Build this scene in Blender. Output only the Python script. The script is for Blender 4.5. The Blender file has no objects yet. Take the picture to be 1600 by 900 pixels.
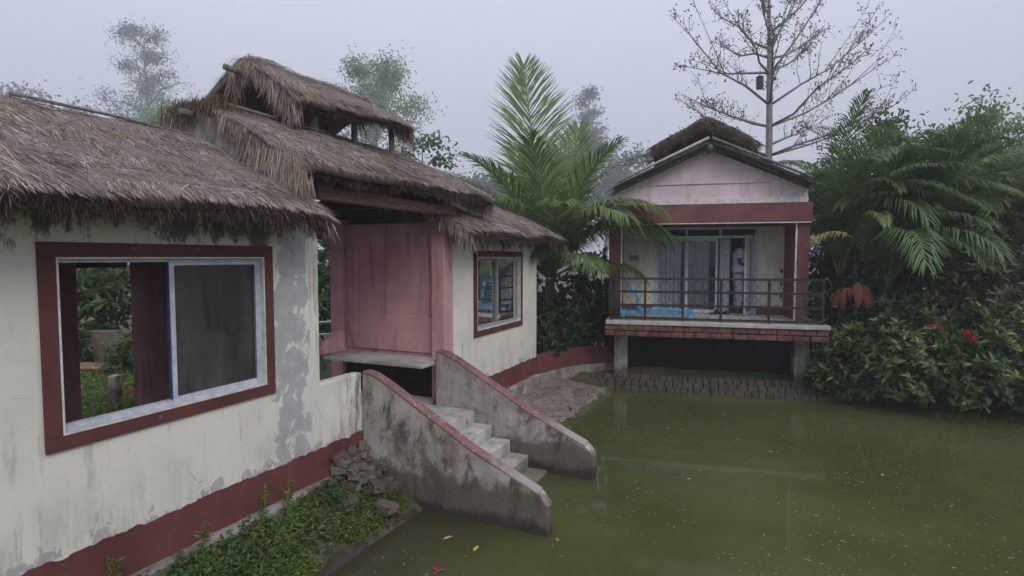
import bpy, math, random
import numpy as np
from mathutils import Vector, Matrix

R = math.radians
rng = np.random.default_rng(7)
random.seed(7)
scene = bpy.context.scene
col = scene.collection

# ------------------------------------------------------------------ helpers
def link(o):
    col.objects.link(o)
    return o

def tag(o, label=None, cat=None, group=None, kind=None):
    if label: o['label'] = label
    if cat: o['category'] = cat
    if group: o['group'] = group
    if kind: o['kind'] = kind
    return o

def thing(name, label, cat, loc=(0, 0, 0), rz=0.0, group=None):
    o = bpy.data.objects.new(name, None)
    o.empty_display_size = 0.3
    link(o)
    o.location = loc
    o.rotation_euler = (0, 0, rz)
    return tag(o, label, cat, group)

def np_mesh(name, V, F, mats, parent=None, smooth=False, uv=None):
    """V (n,3), F (m,k) uniform faces -> one mesh object"""
    V = np.asarray(V, dtype=np.float32).reshape(-1, 3)
    F = np.asarray(F, dtype=np.int32)
    k = F.shape[1]
    me = bpy.data.meshes.new(name)
    me.vertices.add(len(V)); me.vertices.foreach_set('co', V.ravel())
    me.loops.add(F.size); me.loops.foreach_set('vertex_index', F.ravel())
    me.polygons.add(len(F))
    me.polygons.foreach_set('loop_start', np.arange(0, F.size, k, dtype=np.int32))
    me.polygons.foreach_set('loop_total', np.full(len(F), k, dtype=np.int32))
    if smooth:
        me.polygons.foreach_set('use_smooth', np.ones(len(F), dtype=bool))
    me.update(calc_edges=True)
    me.validate()
    me.materials.append(mats)
    o = bpy.data.objects.new(name, me)
    link(o)
    if parent: o.parent = parent
    return o

class MB:
    def __init__(s): s.v = []; s.f = []; s.n = 0
    def add(s, V, F):
        V = np.asarray(V, float).reshape(-1, 3)
        s.v.append(V)
        s.f += [tuple(int(i) + s.n for i in f) for f in F]
        s.n += len(V)
        return s
    def box(s, x0, x1, y0, y1, z0, z1, M=None):
        V = np.array([[x0,y0,z0],[x1,y0,z0],[x1,y1,z0],[x0,y1,z0],[x0,y0,z1],[x1,y0,z1],[x1,y1,z1],[x0,y1,z1]], float)
        if M is not None: V = np.array([list(M @ Vector(p)) for p in V])
        return s.add(V, [(0,3,2,1),(4,5,6,7),(0,1,5,4),(1,2,6,5),(2,3,7,6),(3,0,4,7)])
    def prism_x(s, x0, x1, prof):
        """prof: list of (y,z), extruded along x"""
        n = len(prof)
        V = [(x0, y, z) for y, z in prof] + [(x1, y, z) for y, z in prof]
        F = [tuple(range(n-1, -1, -1)), tuple(range(n, 2*n))]
        F += [(i, (i+1) % n, n+(i+1) % n, n+i) for i in range(n)]
        return s.add(V, F)
    def prism_y(s, y0, y1, prof):
        n = len(prof)
        V = [(x, y0, z) for x, z in prof] + [(x, y1, z) for x, z in prof]
        F = [tuple(range(n)), tuple(range(2*n-1, n-1, -1))]
        F += [((i+1) % n, i, n+i, n+(i+1) % n) for i in range(n)]
        return s.add(V, F)
    def tube(s, pts, rad, sides=8, cap=True):
        P = np.asarray(pts, float); n = len(P)
        rad = np.broadcast_to(np.asarray(rad, float), (n,))
        T = np.gradient(P, axis=0); T /= np.linalg.norm(T, axis=1)[:, None] + 1e-9
        ref = np.array([0, 0, 1.0]) if abs(T[0][2]) < .9 else np.array([1.0, 0, 0])
        V = []
        for i in range(n):
            a = np.cross(ref, T[i]); a /= np.linalg.norm(a) + 1e-9
            b = np.cross(T[i], a)
            for k in range(sides):
                th = 2*math.pi*k/sides
                V.append(P[i] + rad[i]*(math.cos(th)*a + math.sin(th)*b))
        F = []
        for i in range(n-1):
            for k in range(sides):
                k2 = (k+1) % sides
                F.append((i*sides+k, i*sides+k2, (i+1)*sides+k2, (i+1)*sides+k))
        if cap:
            F.append(tuple(range(sides-1, -1, -1)))
            F.append(tuple((n-1)*sides+k for k in range(sides)))
        return s.add(V, F)
    def strip(s, pts, prof):
        """sweep a (offset_right, z) closed profile along an xy polyline"""
        P = np.asarray(pts, float); n = len(P); m = len(prof)
        T = np.gradient(P, axis=0); T /= np.linalg.norm(T, axis=1)[:, None]
        N = np.stack([T[:, 1], -T[:, 0]], 1)
        V = []
        for i in range(n):
            for o, z in prof: V.append((P[i,0]+N[i,0]*o, P[i,1]+N[i,1]*o, z))
        F = [(i*m+k, i*m+(k+1) % m, (i+1)*m+(k+1) % m, (i+1)*m+k) for i in range(n-1) for k in range(m)]
        F += [tuple(range(m-1, -1, -1)), tuple((n-1)*m+k for k in range(m))]
        return s.add(V, F)
    def build(s, name, mat, parent=None, smooth=False, bevel=0.0, seg=2):
        me = bpy.data.meshes.new(name)
        V = np.concatenate(s.v)
        me.from_pydata([tuple(p) for p in V], [], s.f)
        me.update()
        import bmesh
        bm = bmesh.new(); bm.from_mesh(me)
        bmesh.ops.recalc_face_normals(bm, faces=bm.faces)
        bm.to_mesh(me); bm.free()
        if smooth:
            me.polygons.foreach_set('use_smooth', np.ones(len(me.polygons), dtype=bool))
        me.materials.append(mat)
        o = link(bpy.data.objects.new(name, me))
        if parent: o.parent = parent
        if bevel > 0:
            b = o.modifiers.new('bevel', 'BEVEL'); b.width = bevel; b.segments = seg
            b.limit_method = 'ANGLE'; b.angle_limit = R(40)
        return o

def wall_cells(xs, zs, holes, y0, y1):
    """solid wall over the grid xs*zs with rectangular holes (ix0,ix1,iz0,iz1 in metres); only outer faces"""
    mb = MB()
    nx, nz = len(xs)-1, len(zs)-1
    solid = np.ones((nx, nz), bool)
    for i in range(nx):
        for j in range(nz):
            cx, cz = (xs[i]+xs[i+1])/2, (zs[j]+zs[j+1])/2
            for h in holes:
                if h[0] < cx < h[1] and h[2] < cz < h[3]: solid[i, j] = False
    def g(i, j): return 0 <= i < nx and 0 <= j < nz and solid[i, j]
    for i in range(nx):
        for j in range(nz):
            if not solid[i, j]: continue
            a, b, c, d = xs[i], xs[i+1], zs[j], zs[j+1]
            mb.add([(a,y0,c),(b,y0,c),(b,y0,d),(a,y0,d)], [(0,1,2,3)])
            mb.add([(a,y1,c),(b,y1,c),(b,y1,d),(a,y1,d)], [(3,2,1,0)])
            if not g(i-1, j): mb.add([(a,y0,c),(a,y1,c),(a,y1,d),(a,y0,d)], [(3,2,1,0)])
            if not g(i+1, j): mb.add([(b,y0,c),(b,y1,c),(b,y1,d),(b,y0,d)], [(0,1,2,3)])
            if not g(i, j-1): mb.add([(a,y0,c),(b,y0,c),(b,y1,c),(a,y1,c)], [(3,2,1,0)])
            if not g(i, j+1): mb.add([(a,y0,d),(b,y0,d),(b,y1,d),(a,y1,d)], [(0,1,2,3)])
    return mb

def vnoise(x, y, seed=0):
    """smooth 2d value noise in [-1,1], vectorised"""
    x = np.asarray(x, float); y = np.asarray(y, float)
    xi = np.floor(x).astype(int); yi = np.floor(y).astype(int)
    fx = x-xi; fy = y-yi
    fx = fx*fx*(3-2*fx); fy = fy*fy*(3-2*fy)
    def h(a, b):
        n = np.sin(a*127.1+b*311.7+seed*74.7)*43758.5453
        return (n-np.floor(n))*2-1
    return (h(xi,yi)*(1-fx)+h(xi+1,yi)*fx)*(1-fy)+(h(xi,yi+1)*(1-fx)+h(xi+1,yi+1)*fx)*fy

def unit(a):
    return a/(np.linalg.norm(a, axis=-1, keepdims=True)+1e-9)

# ------------------------------------------------------------------ materials
class Mat:
    def __init__(s, name):
        s.m = bpy.data.materials.new(name); s.m.use_nodes = True
        s.t = s.m.node_tree; s.t.nodes.clear()
        s.out = s.n('ShaderNodeOutputMaterial')
    def n(s, typ, **kw):
        nd = s.t.nodes.new(typ)
        for k, v in kw.items(): setattr(nd, k, v)
        return nd
    def l(s, a, b): s.t.links.new(a, b)
    def set(s, sock, v):
        if isinstance(v, bpy.types.NodeSocket): s.l(v, sock)
        elif isinstance(v, (tuple, list)) and len(v) == 3 and sock.type == 'RGBA': sock.default_value = (*v, 1)
        else: sock.default_value = v
    def coord(s, scale=(1,1,1), kind='Object'):
        tc = s.n('ShaderNodeTexCoord'); mp = s.n('ShaderNodeMapping')
        s.l(tc.outputs[kind], mp.inputs['Vector']); mp.inputs['Scale'].default_value = scale
        return mp.outputs[0]
    def axis(s, i):
        tc = s.n('ShaderNodeTexCoord'); sp = s.n('ShaderNodeSeparateXYZ')
        s.l(tc.outputs['Object'], sp.inputs[0]); return sp.outputs[i]
    def noise(s, scale=5, detail=5, rough=.6, sc=(1,1,1), dist=0.0):
        nd = s.n('ShaderNodeTexNoise'); s.l(s.coord(sc), nd.inputs['Vector'])
        nd.inputs['Scale'].default_value = scale; nd.inputs['Detail'].default_value = detail
        nd.inputs['Roughness'].default_value = rough; nd.inputs['Distortion'].default_value = dist
        return nd.outputs['Fac']
    def vor(s, scale=5, feature='F1', sc=(1,1,1), out='Distance'):
        nd = s.n('ShaderNodeTexVoronoi', feature=feature); s.l(s.coord(sc), nd.inputs['Vector'])
        nd.inputs['Scale'].default_value = scale
        return nd.outputs[out]
    def ramp(s, fac, lo, hi, a=0.0, b=1.0):
        nd = s.n('ShaderNodeMapRange'); nd.interpolation_type = 'SMOOTHSTEP'
        s.set(nd.inputs[0], fac)
        for i, v in zip((1,2,3,4), (lo,hi,a,b)): nd.inputs[i].default_value = v
        return nd.outputs[0]
    def math(s, op, a, b=0.0):
        nd = s.n('ShaderNodeMath', operation=op); s.set(nd.inputs[0], a); s.set(nd.inputs[1], b)
        return nd.outputs[0]
    def mix(s, f, a, b, mode='MIX'):
        nd = s.n('ShaderNodeMix', data_type='RGBA', blend_type=mode)
        s.set(nd.inputs[0], f); s.set(nd.inputs[6], a); s.set(nd.inputs[7], b)
        return nd.outputs[2]
    def island(s):
        return s.n('ShaderNodeNewGeometry').outputs['Random Per Island']
    def bump(s, h, strength=.3, dist=.02):
        nd = s.n('ShaderNodeBump'); s.l(h, nd.inputs['Height'])
        nd.inputs['Strength'].default_value = strength; nd.inputs['Distance'].default_value = dist
        return nd.outputs[0]
    def done(s, colr, rough=.8, bump=None, metal=0.0, spec=.5, ior=1.5):
        p = s.n('ShaderNodeBsdfPrincipled')
        s.set(p.inputs['Base Color'], colr); s.set(p.inputs['Roughness'], rough)
        p.inputs['Metallic'].default_value = metal; p.inputs['Specular IOR Level'].default_value = spec
        p.inputs['IOR'].default_value = ior
        if bump is not None: s.l(bump, p.inputs['Normal'])
        s.l(p.outputs[0], s.out.inputs[0])
        return s.m

def simple(name, c1, c2, rough=.8, scale=8, bump=.2, sc=(1,1,1), metal=0.0, spec=.4):
    m = Mat(name); nz = m.noise(scale, 6, .65, sc)
    return m.done(m.mix(m.ramp(nz, .35, .65), c1, c2), rough, m.bump(nz, bump, .01), metal, spec)

def leaf_mat(name, c1, c2, trans=.35, rough=.45, c3=None, p3=.06):
    m = Mat(name); r = m.island()
    nz = m.noise(1.1, 3, .5)
    c = m.mix(r, c1, c2)
    c = m.mix(m.ramp(nz, .4, .65, 0, .5), c, tuple(x*.6 for x in c1))
    if c3 is not None:
        r2 = m.math('FRACT', m.math('MULTIPLY', r, 37.7))
        c = m.mix(m.ramp(r2, 1-p3-.01, 1-p3), c, c3)
    p = m.n('ShaderNodeBsdfPrincipled'); m.l(c, p.inputs['Base Color'])
    p.inputs['Roughness'].default_value = rough; p.inputs['Specular IOR Level'].default_value = .35
    t = m.n('ShaderNodeBsdfTranslucent'); m.l(c, t.inputs['Color'])
    mx = m.n('ShaderNodeMixShader'); mx.inputs[0].default_value = trans
    m.l(p.outputs[0], mx.inputs[1]); m.l(t.outputs[0], mx.inputs[2]); m.l(mx.outputs[0], m.out.inputs[0])
    return m.m

def straw_mat(name, dark, light, pale, moss=None):
    m = Mat(name); r = m.island()
    c = m.mix(m.ramp(r, 0, .8), dark, light)
    r2 = m.math('FRACT', m.math('MULTIPLY', r, 23.3))
    c = m.mix(m.ramp(r2, .86, .93), c, pale)
    nz = m.noise(1.6, 4, .6)
    c = m.mix(m.ramp(nz, .42, .68, 0, .55), c, tuple(x*.5 for x in dark))
    n3 = m.noise(3.4, 5, .65)
    c = m.mix(m.ramp(n3, .5, .64, 0, .5), c, (light[0]*.85, light[1]*.78, light[2]*.55))
    if moss:
        n2 = m.noise(2.3, 4, .6)
        c = m.mix(m.ramp(n2, .5, .62, 0, .75), c, moss)
    return m.done(c, .9, None, 0, .2)

def plaster_mat():
    """cream limewash, peeled and stained"""
    m = Mat('cream_plaster')
    x, y, z = m.axis(0), m.axis(1), m.axis(2)
    c = m.mix(m.ramp(m.noise(1.3, 4), .35, .7), (.78,.76,.67), (.68,.66,.60))
    c = m.mix(m.ramp(m.noise(34, 4, .7), .55, .75, 0, .3), c, (.45,.43,.38))
    # rain streaks (long in z)
    st = m.noise(5.5, 6, .7, (1.6, 1.6, .14), .3)
    st2 = m.noise(2.0, 4, .6)
    streak = m.math('MULTIPLY', m.ramp(st, .52, .72), m.ramp(st2, .42, .62))
    c = m.mix(m.math('MULTIPLY', streak, .75), c, (.22,.20,.17))
    wl = m.math('MULTIPLY', m.ramp(x, -.5, -.02), m.math('SUBTRACT', 1.0, m.ramp(x, .0, .02)))
    c = m.mix(m.math('MULTIPLY', m.math('MULTIPLY', wl, m.ramp(m.noise(6, 6, .72, (1.6,1.6,.3)), .44, .6)), .85), c, (.10,.088,.07))
    # soot and damp under the eaves
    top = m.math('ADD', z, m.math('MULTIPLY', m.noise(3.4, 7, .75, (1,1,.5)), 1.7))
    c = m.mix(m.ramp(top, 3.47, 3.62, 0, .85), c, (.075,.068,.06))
    # grey render where the paint has peeled: near the corner of the near room, near the band, scattered flakes
    pn = m.noise(6.0, 7, .68, (1, 1, .8), .4)
    corner = m.math('MULTIPLY', m.ramp(x, -1.22, -1.02), m.math('SUBTRACT', 1.0, m.ramp(x, -.86, -.66)))
    pc = m.ramp(m.math('ADD', pn, m.math('MULTIPLY', corner, .16)), .575, .60)
    pc = m.math('MULTIPLY', pc, m.ramp(corner, .05, .3))
    low = m.math('SUBTRACT', 1.0, m.ramp(z, .72, .92))
    pl = m.ramp(m.math('ADD', m.noise(5.0, 7, .7, (1, 1, .7)), m.math('MULTIPLY', low, .17)), .672, .70)
    fl = m.ramp(m.noise(3.3, 6, .7, (1.2, 1.2, .8)), .715, .725)
    peel = m.math('MAXIMUM', m.math('MAXIMUM', pc, pl), fl)
    grey = m.mix(m.noise(9, 5), (.32,.325,.335), (.56,.565,.58))
    c = m.mix(peel, c, grey)
    c = m.mix(m.math('MULTIPLY', peel, m.ramp(m.noise(12, 6, .75), .5, .7, 0, .6)), c, (.60,.59,.55))
    ck = m.math('MULTIPLY', m.math('SUBTRACT', 1.0, m.ramp(m.vor(1.3, 'DISTANCE_TO_EDGE', (1,1,.8)), .0, .006)), m.ramp(m.noise(1.4, 4), .52, .6))
    c = m.mix(m.math('MULTIPLY', ck, .55), c, (.14,.125,.11))
    gr = m.math('MULTIPLY', m.math('SUBTRACT', 1.0, m.ramp(z, .7, 1.25)), m.ramp(m.noise(3, 6, .75, (2,2,.5)), .42, .68))
    c = m.mix(m.math('MULTIPLY', gr, .4), c, (.26,.235,.19))
    b = m.math('SUBTRACT', m.math('MULTIPLY', m.noise(22, 6, .7), .35), peel)
    return m.done(c, .9, m.bump(b, .35, .012), 0, .2)

def concrete_mat(name, base=(.42,.39,.355), dark=(.07,.062,.055), amount=.5, wet=True):
    m = Mat(name); z = m.axis(2)
    c = m.mix(m.ramp(m.noise(2.6, 6, .7), .35, .65), base, tuple(v*.62 for v in base))
    st = m.noise(3.4, 8, .78, (1.1, 1.1, .62), .3)
    c = m.mix(m.math('MULTIPLY', m.ramp(st, .46, .62), amount*1.7), c, dark)
    br = m.noise(2.2, 6, .7, (1.5,1.5,.4), .5)
    c = m.mix(m.ramp(br, .5, .66, 0, .6), c, (.19,.125,.075))
    c = m.mix(m.ramp(m.noise(7, 6, .7), .6, .68, 0, .7), c, (.52,.49,.46))
    if wet:
        zz = m.math('ADD', z, m.math('MULTIPLY', m.noise(3.2, 5, .7), .35))
        c = m.mix(m.ramp(zz, .50, .60, .8, 0), c, (.10,.078,.062))
        c = m.mix(m.ramp(zz, .22, .34, .9, 0), c, (.045,.035,.029))
    return m.done(c, .88, m.bump(m.noise(30, 6, .75), .5, .015), 0, .25)

def red_mat(name='red_oxide_paint', base=(.165,.055,.050), chip=.2):
    m = Mat(name)
    c = m.mix(m.ramp(m.noise(2.2, 5, .65), .35, .7), base, tuple(v*.66 for v in base))
    st = m.noise(5, 6, .7, (1.3,1.3,.25))
    c = m.mix(m.ramp(st, .55, .75, 0, .45), c, (.05,.03,.028))
    c = m.mix(m.ramp(m.noise(9, 7, .72), .68-.12*chip, .70-.12*chip, 0, .8), c, (.34,.29,.275) if chip > .5 else (.24,.19,.18))
    if chip > .5: c = m.mix(m.ramp(m.noise(6, 7, .75), .5, .66, 0, .8), c, (.09,.065,.06))
    return m.done(c, .8, m.bump(m.noise(40, 4), .15, .005), 0, .3)

M = {}
M['plaster'] = plaster_mat()
M['concrete'] = concrete_mat('stained_concrete', (.50,.475,.445), (.065,.06,.05), .5)
M['plinth'] = concrete_mat('plinth_concrete', (.36,.34,.32), (.08,.07,.06), .4, False)
M['red'] = red_mat()
M['mauve'] = red_mat('faded_coping_paint', (.23,.118,.112), .9)
def coping_mat():
    m = Mat('worn_pink_coping')
    y = m.axis(1)
    c = m.mix(m.ramp(m.noise(3, 6, .7), .35, .68), (.27,.135,.13), (.20,.11,.105))
    c = m.mix(m.ramp(m.noise(16, 6, .75), .56, .64, 0, .8), c, (.46,.40,.38))
    c = m.mix(m.ramp(m.noise(5, 7, .75), .52, .66, 0, .8), c, (.085,.07,.06))
    worn = m.math('ADD', m.math('MULTIPLY', y, -1.0), m.math('MULTIPLY', m.noise(4, 6, .7), 1.0))
    c = m.mix(m.ramp(worn, 1.9, 2.3), c, (.33,.30,.275))
    return m.done(c, .85, m.bump(m.noise(30, 6, .75), .5, .012), 0, .25)
M['coping'] = coping_mat()
M['dark_wall'] = concrete_mat('mossy_garden_wall', (.17,.165,.145), (.05,.05,.038), .6, False)
def pink_mat(name, base, dark):
    m = Mat(name)
    c = m.mix(m.ramp(m.noise(1.7, 5, .6), .3, .7), base, tuple(v*.8 for v in base))
    st = m.noise(4.5, 6, .7, (1.4,1.4,.22), .3)
    c = m.mix(m.ramp(st, .50, .72, 0, .7), c, dark)
    bl = m.noise(2.4, 7, .75, (1,1,.8), .3)
    c = m.mix(m.ramp(bl, .46, .66, 0, .45), c, tuple(v*.55 for v in base))
    c = m.mix(m.ramp(m.noise(5, 7, .78), .62, .70, 0, .5), c, tuple(min(.8, v*1.25+.06) for v in base))
    c = m.mix(m.ramp(m.noise(26, 5, .7), .6, .72, 0, .3), c, tuple(v*.5 for v in base))
    return m.done(c, .8, m.bump(m.noise(30, 5), .2, .006), 0, .3)
M['pink'] = pink_mat('dusty_pink_paint', (.66,.37,.38), (.18,.095,.092))
M['pale_pink'] = pink_mat('pale_pink_paint', (.80,.64,.70), (.45,.33,.37))
M['cream'] = pink_mat('cream_wall_paint', (.82,.77,.63), (.5,.43,.33))
M['maroon'] = red_mat('maroon_paint', (.20,.078,.080), .0)
M['white'] = simple('white_trim_paint', (.74,.73,.71), (.52,.5,.48), .6, 12, .1)
M['alu'] = simple('white_aluminium', (.60,.63,.70), (.44,.46,.52), .4, 14, .05)
M['window_red'] = red_mat('brown_red_trim', (.135,.048,.044))
M['alu_grey'] = simple('dull_aluminium', (.40,.41,.43), (.27,.28,.29), .5, 14, .05)
M['blue_strip'] = simple('blue_gasket', (.08,.10,.34), (.05,.06,.2), .5)
M['iron'] = simple('black_iron_paint', (.018,.019,.022), (.035,.032,.03), .5, 20, .15)
M['wood'] = simple('weathered_timber', (.34,.20,.17), (.18,.10,.085), .8, 6, .3, (1,8,8))
M['greywood'] = simple('grey_weathered_pole', (.22,.20,.17), (.11,.10,.085), .85, 10, .3, (2,2,.6))
M['darkwood'] = simple('dark_roof_timber', (.03,.024,.02), (.05,.04,.033), .9, 8, .3)
M['bamboo'] = simple('bleached_bamboo', (.50,.46,.44), (.30,.27,.25), .7, 14, .2)
M['bluepaint'] = simple('sky_blue_paint', (.13,.47,.78), (.22,.58,.84), .5, 14, .1)
M['straw'] = straw_mat('grey_brown_straw', (.175,.134,.118), (.42,.340,.305), (.66,.58,.545))
M['straw_dark'] = straw_mat('rotted_shaded_straw_ends', (.040,.027,.022), (.115,.078,.065), (.24,.18,.16))  # rotted ends, coloured darker still for the shade under the eave
M['straw_moss'] = straw_mat('mossy_straw', (.07,.055,.036), (.16,.125,.085), (.27,.23,.16), (.075,.085,.025))
M['straw_brown'] = straw_mat('ochre_dry_moss', (.06,.044,.026), (.15,.105,.066), (.22,.16,.1))
M['straw_base'] = simple('packed_straw', (.22,.17,.15), (.11,.082,.072), .95, 12, .6, (6,1,1))
M['curtain'] = None
def brick_mat(name, c1, c2, mortar, sc=(1,1,1), scale=5.0):
    m = Mat(name)
    b = m.n('ShaderNodeTexBrick'); 
    tc = m.n('ShaderNodeTexCoord'); sp = m.n('ShaderNodeSeparateXYZ'); cb = m.n('ShaderNodeCombineXYZ')
    m.l(tc.outputs['Object'], sp.inputs[0]); m.l(sp.outputs[0], cb.inputs[0]); m.l(sp.outputs[2], cb.inputs[1])
    m.l(cb.outputs[0], b.inputs['Vector']); b.inputs['Scale'].default_value = scale
    b.inputs['Mortar Size'].default_value = .02
    for k, v in (('Color1', c1), ('Color2', c2), ('Mortar', mortar)): b.inputs[k].default_value = (*v, 1)
    c = m.mix(m.ramp(m.noise(5, 6, .7), .42, .62, 0, .8), b.outputs['Color'], tuple(v*.35 for v in c1))
    return m.done(c, .92, m.bump(m.math('ADD', m.noise(25, 6, .7), m.math('MULTIPLY', b.outputs['Fac'], -1.0)), .8, .02), 0, .2)
M['brick_dark'] = brick_mat('shade_darkened_brick', (.034,.025,.021), (.026,.02,.018), (.02,.018,.017))  # brick colour lowered to paint in the shade below deck and bench
M['brick_edge'] = brick_mat('crumbling_red_brick', (.27,.11,.095), (.2,.09,.08), (.2,.17,.15), scale=4.2)
def floor_mat():
    m = Mat('worn_floor_concrete')
    c = m.mix(m.ramp(m.noise(3, 6, .7), .35, .65), (.55,.54,.52), (.34,.33,.31))
    c = m.mix(m.ramp(m.noise(11, 6, .7), .58, .72, 0, .6), c, (.12,.11,.1))
    return m.done(c, .75, m.bump(m.noise(30, 5), .25, .008), 0, .35)
M['floor'] = floor_mat()
def tread_mat():
    m = Mat('worn_stair_tread'); z = m.axis(2)
    c = m.mix(m.ramp(m.noise(3.5, 6, .7), .35, .65), (.56,.55,.53), (.37,.355,.33))
    c = m.mix(m.ramp(m.noise(6, 7, .75), .52, .68, 0, .75), c, (.13,.115,.095))
    zz = m.math('ADD', z, m.math('MULTIPLY', m.noise(4, 5, .7), .25))
    c = m.mix(m.ramp(zz, .16, .42, .8, 0), c, (.13,.12,.06))
    return m.done(c, .8, m.bump(m.noise(24, 6, .75), .45, .012), 0, .3)
M['tread'] = tread_mat()
def stone_mat(name, a, b, dk):
    m = Mat(name)
    oi = m.n('ShaderNodeObjectInfo').outputs['Random']
    c = m.mix(oi, a, b)
    c = m.mix(m.ramp(m.noise(7, 7, .72), .45, .65, 0, .8), c, dk)
    return m.done(c, .9, m.bump(m.noise(18, 7, .75), .7, .02), 0, .25)
M['stone'] = stone_mat('grey_brown_stone', (.20,.17,.145), (.34,.30,.255), (.075,.06,.048))
M['stone_dark'] = stone_mat('shade_darkened_riprap', (.075,.066,.056), (.135,.118,.10), (.022,.02,.017))  # stone colour darkened to carry the shade beneath the deck
def apron_mat():
    m = Mat('cracked_stone_apron')
    v = m.vor(5.5, 'DISTANCE_TO_EDGE', (1, 1.0, 1))
    c = m.mix(m.ramp(m.noise(3.2, 6, .7), .35, .68), (.28,.24,.20), (.16,.132,.105))
    c = m.mix(m.ramp(m.noise(9, 6, .7), .55, .7, 0, .6), c, (.10,.09,.055))
    c = m.mix(m.math('MULTIPLY', m.ramp(v, 0, .03, .9, 0), m.ramp(m.noise(2.5, 4), .42, .6)), c, (.06,.048,.04))
    return m.done(c, .92, m.bump(m.math('ADD', m.ramp(v, 0, .05), m.noise(14, 6, .7)), .7, .03), 0, .2)
M['apron'] = apron_mat()
M['rubble'] = stone_mat('broken_brick_and_stone', (.13,.10,.085), (.27,.235,.20), (.05,.042,.035))
def glass_mat(name, tint=(.9,.93,.92), dirt=.1, fres=1.5):
    m = Mat(name)
    tr = m.n('ShaderNodeBsdfTransparent'); tr.inputs[0].default_value = (*tint, 1)
    gl = m.n('ShaderNodeBsdfGlossy'); gl.inputs['Roughness'].default_value = .03
    df = m.n('ShaderNodeBsdfDiffuse'); df.inputs[0].default_value = (.30,.29,.28, 1)
    fr = m.n('ShaderNodeFresnel'); fr.inputs[0].default_value = fres
    m1 = m.n('ShaderNodeMixShader'); m.l(fr.outputs[0], m1.inputs[0]); m.l(tr.outputs[0], m1.inputs[1]); m.l(gl.outputs[0], m1.inputs[2])
    m2 = m.n('ShaderNodeMixShader')
    m.l(m.ramp(m.noise(3, 6, .7, (1.5,1.5,.3)), .3, .75, dirt*.4, dirt*1.6), m2.inputs[0])
    m.l(m1.outputs[0], m2.inputs[1]); m.l(df.outputs[0], m2.inputs[2]); m.l(m2.outputs[0], m.out.inputs[0])
    return m.m
M['glass'] = glass_mat('dusty_window_glass', (.36,.39,.37), .06, 1.16)
M['screen'] = glass_mat('grimy_mesh_screen', (.26,.26,.27), .16)
M['door_glass'] = glass_mat('clear_door_glass', (.80,.86,.88), .08)
def curtain_mat():
    m = Mat('sheer_curtain')
    c = m.mix(m.ramp(m.noise(18, 4, .6, (3,1,.6)), .4, .6), (.86,.90,.91), (.62,.68,.70))
    d = m.n('ShaderNodeBsdfDiffuse'); m.l(c, d.inputs[0])
    t = m.n('ShaderNodeBsdfTranslucent'); m.l(c, t.inputs[0])
    mx = m.n('ShaderNodeMixShader'); mx.inputs[0].default_value = .3
    m.l(d.outputs[0], mx.inputs[1]); m.l(t.outputs[0], mx.inputs[2]); m.l(mx.outputs[0], m.out.inputs[0])
    return m.m
M['curtain'] = curtain_mat()
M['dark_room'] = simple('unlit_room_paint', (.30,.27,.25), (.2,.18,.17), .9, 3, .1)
M['pale_bark'] = simple('pale_grey_bark', (.30,.28,.25), (.18,.165,.15), .9, 10, .6, (2,2,.5))
M['bark'] = simple('grey_bark', (.20,.185,.165), (.11,.10,.09), .9, 10, .6, (2,2,.5))
M['darkbark'] = simple('brown_bark', (.10,.075,.055), (.05,.04,.03), .9, 10, .6, (2,2,.5))
M['palmstem'] = simple('ringed_palm_stem', (.16,.14,.09), (.08,.075,.05), .8, 9, .5, (1,1,6))
M['rachis'] = simple('green_midrib', (.16,.20,.06), (.22,.22,.09), .6, 5, .1)
M['coco'] = leaf_mat('coconut_leaf', (.12,.205,.052), (.215,.315,.095), .35, .4, (.34,.30,.13), .08)
M['areca'] = leaf_mat('areca_leaf', (.085,.165,.050), (.165,.255,.078), .35, .4, (.16,.17,.05), .05)
M['areca_y'] = leaf_mat('areca_leaf_yellowing', (.17,.24,.055), (.30,.34,.10), .4, .45)
M['frond_pale'] = leaf_mat('pale_dry_frond', (.42,.36,.13), (.5,.46,.2), .4, .5)
M['frond_rust'] = leaf_mat('rust_dead_frond', (.20,.052,.026), (.30,.10,.045), .35, .6)
M['bush'] = leaf_mat('glossy_bush_leaf', (.055,.110,.030), (.135,.205,.060), .3, .32, (.28,.33,.12), .13)
M['bush_dark'] = leaf_mat('dark_shrub_leaf', (.036,.074,.024), (.085,.14,.046), .3, .38)
M['bush_olive'] = leaf_mat('olive_shrub_leaf', (.085,.105,.042), (.185,.19,.09), .3, .42, (.2,.15,.09), .06)
M['tree_light'] = leaf_mat('light_tree_leaf', (.18,.28,.11), (.30,.40,.19), .45, .5)
M['tree_grey'] = leaf_mat('grey_green_leaf', (.06,.085,.06), (.10,.125,.085), .4, .5)
M['tree_mid'] = leaf_mat('mid_green_leaf', (.075,.135,.045), (.15,.22,.075), .4, .5)
M['banana'] = leaf_mat('banana_leaf', (.12,.22,.06), (.2,.3,.1), .5, .4)
M['grass'] = leaf_mat('bank_grass', (.095,.180,.028), (.20,.30,.060), .4, .5, (.30,.27,.11), .12)
M['petal'] = simple('red_petals', (.42,.014,.02), (.28,.01,.016), .6, 30, .1)
M['marigold'] = simple('orange_petals', (.75,.24,.02), (.6,.16,.015), .7, 30, .1)
M['yellow_leaf'] = simple('yellow_dead_leaf', (.62,.45,.12), (.45,.28,.07), .6, 20, .1)
M['pink_leaf'] = simple('dark_pink_petals', (.38,.06,.08), (.16,.04,.04), .6, 20, .1)
M['debris'] = leaf_mat('floating_specks', (.26,.25,.15), (.40,.38,.26), .0, .7)
M['log'] = simple('cut_log_wood', (.30,.19,.12), (.18,.11,.07), .85, 8, .4)
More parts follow.
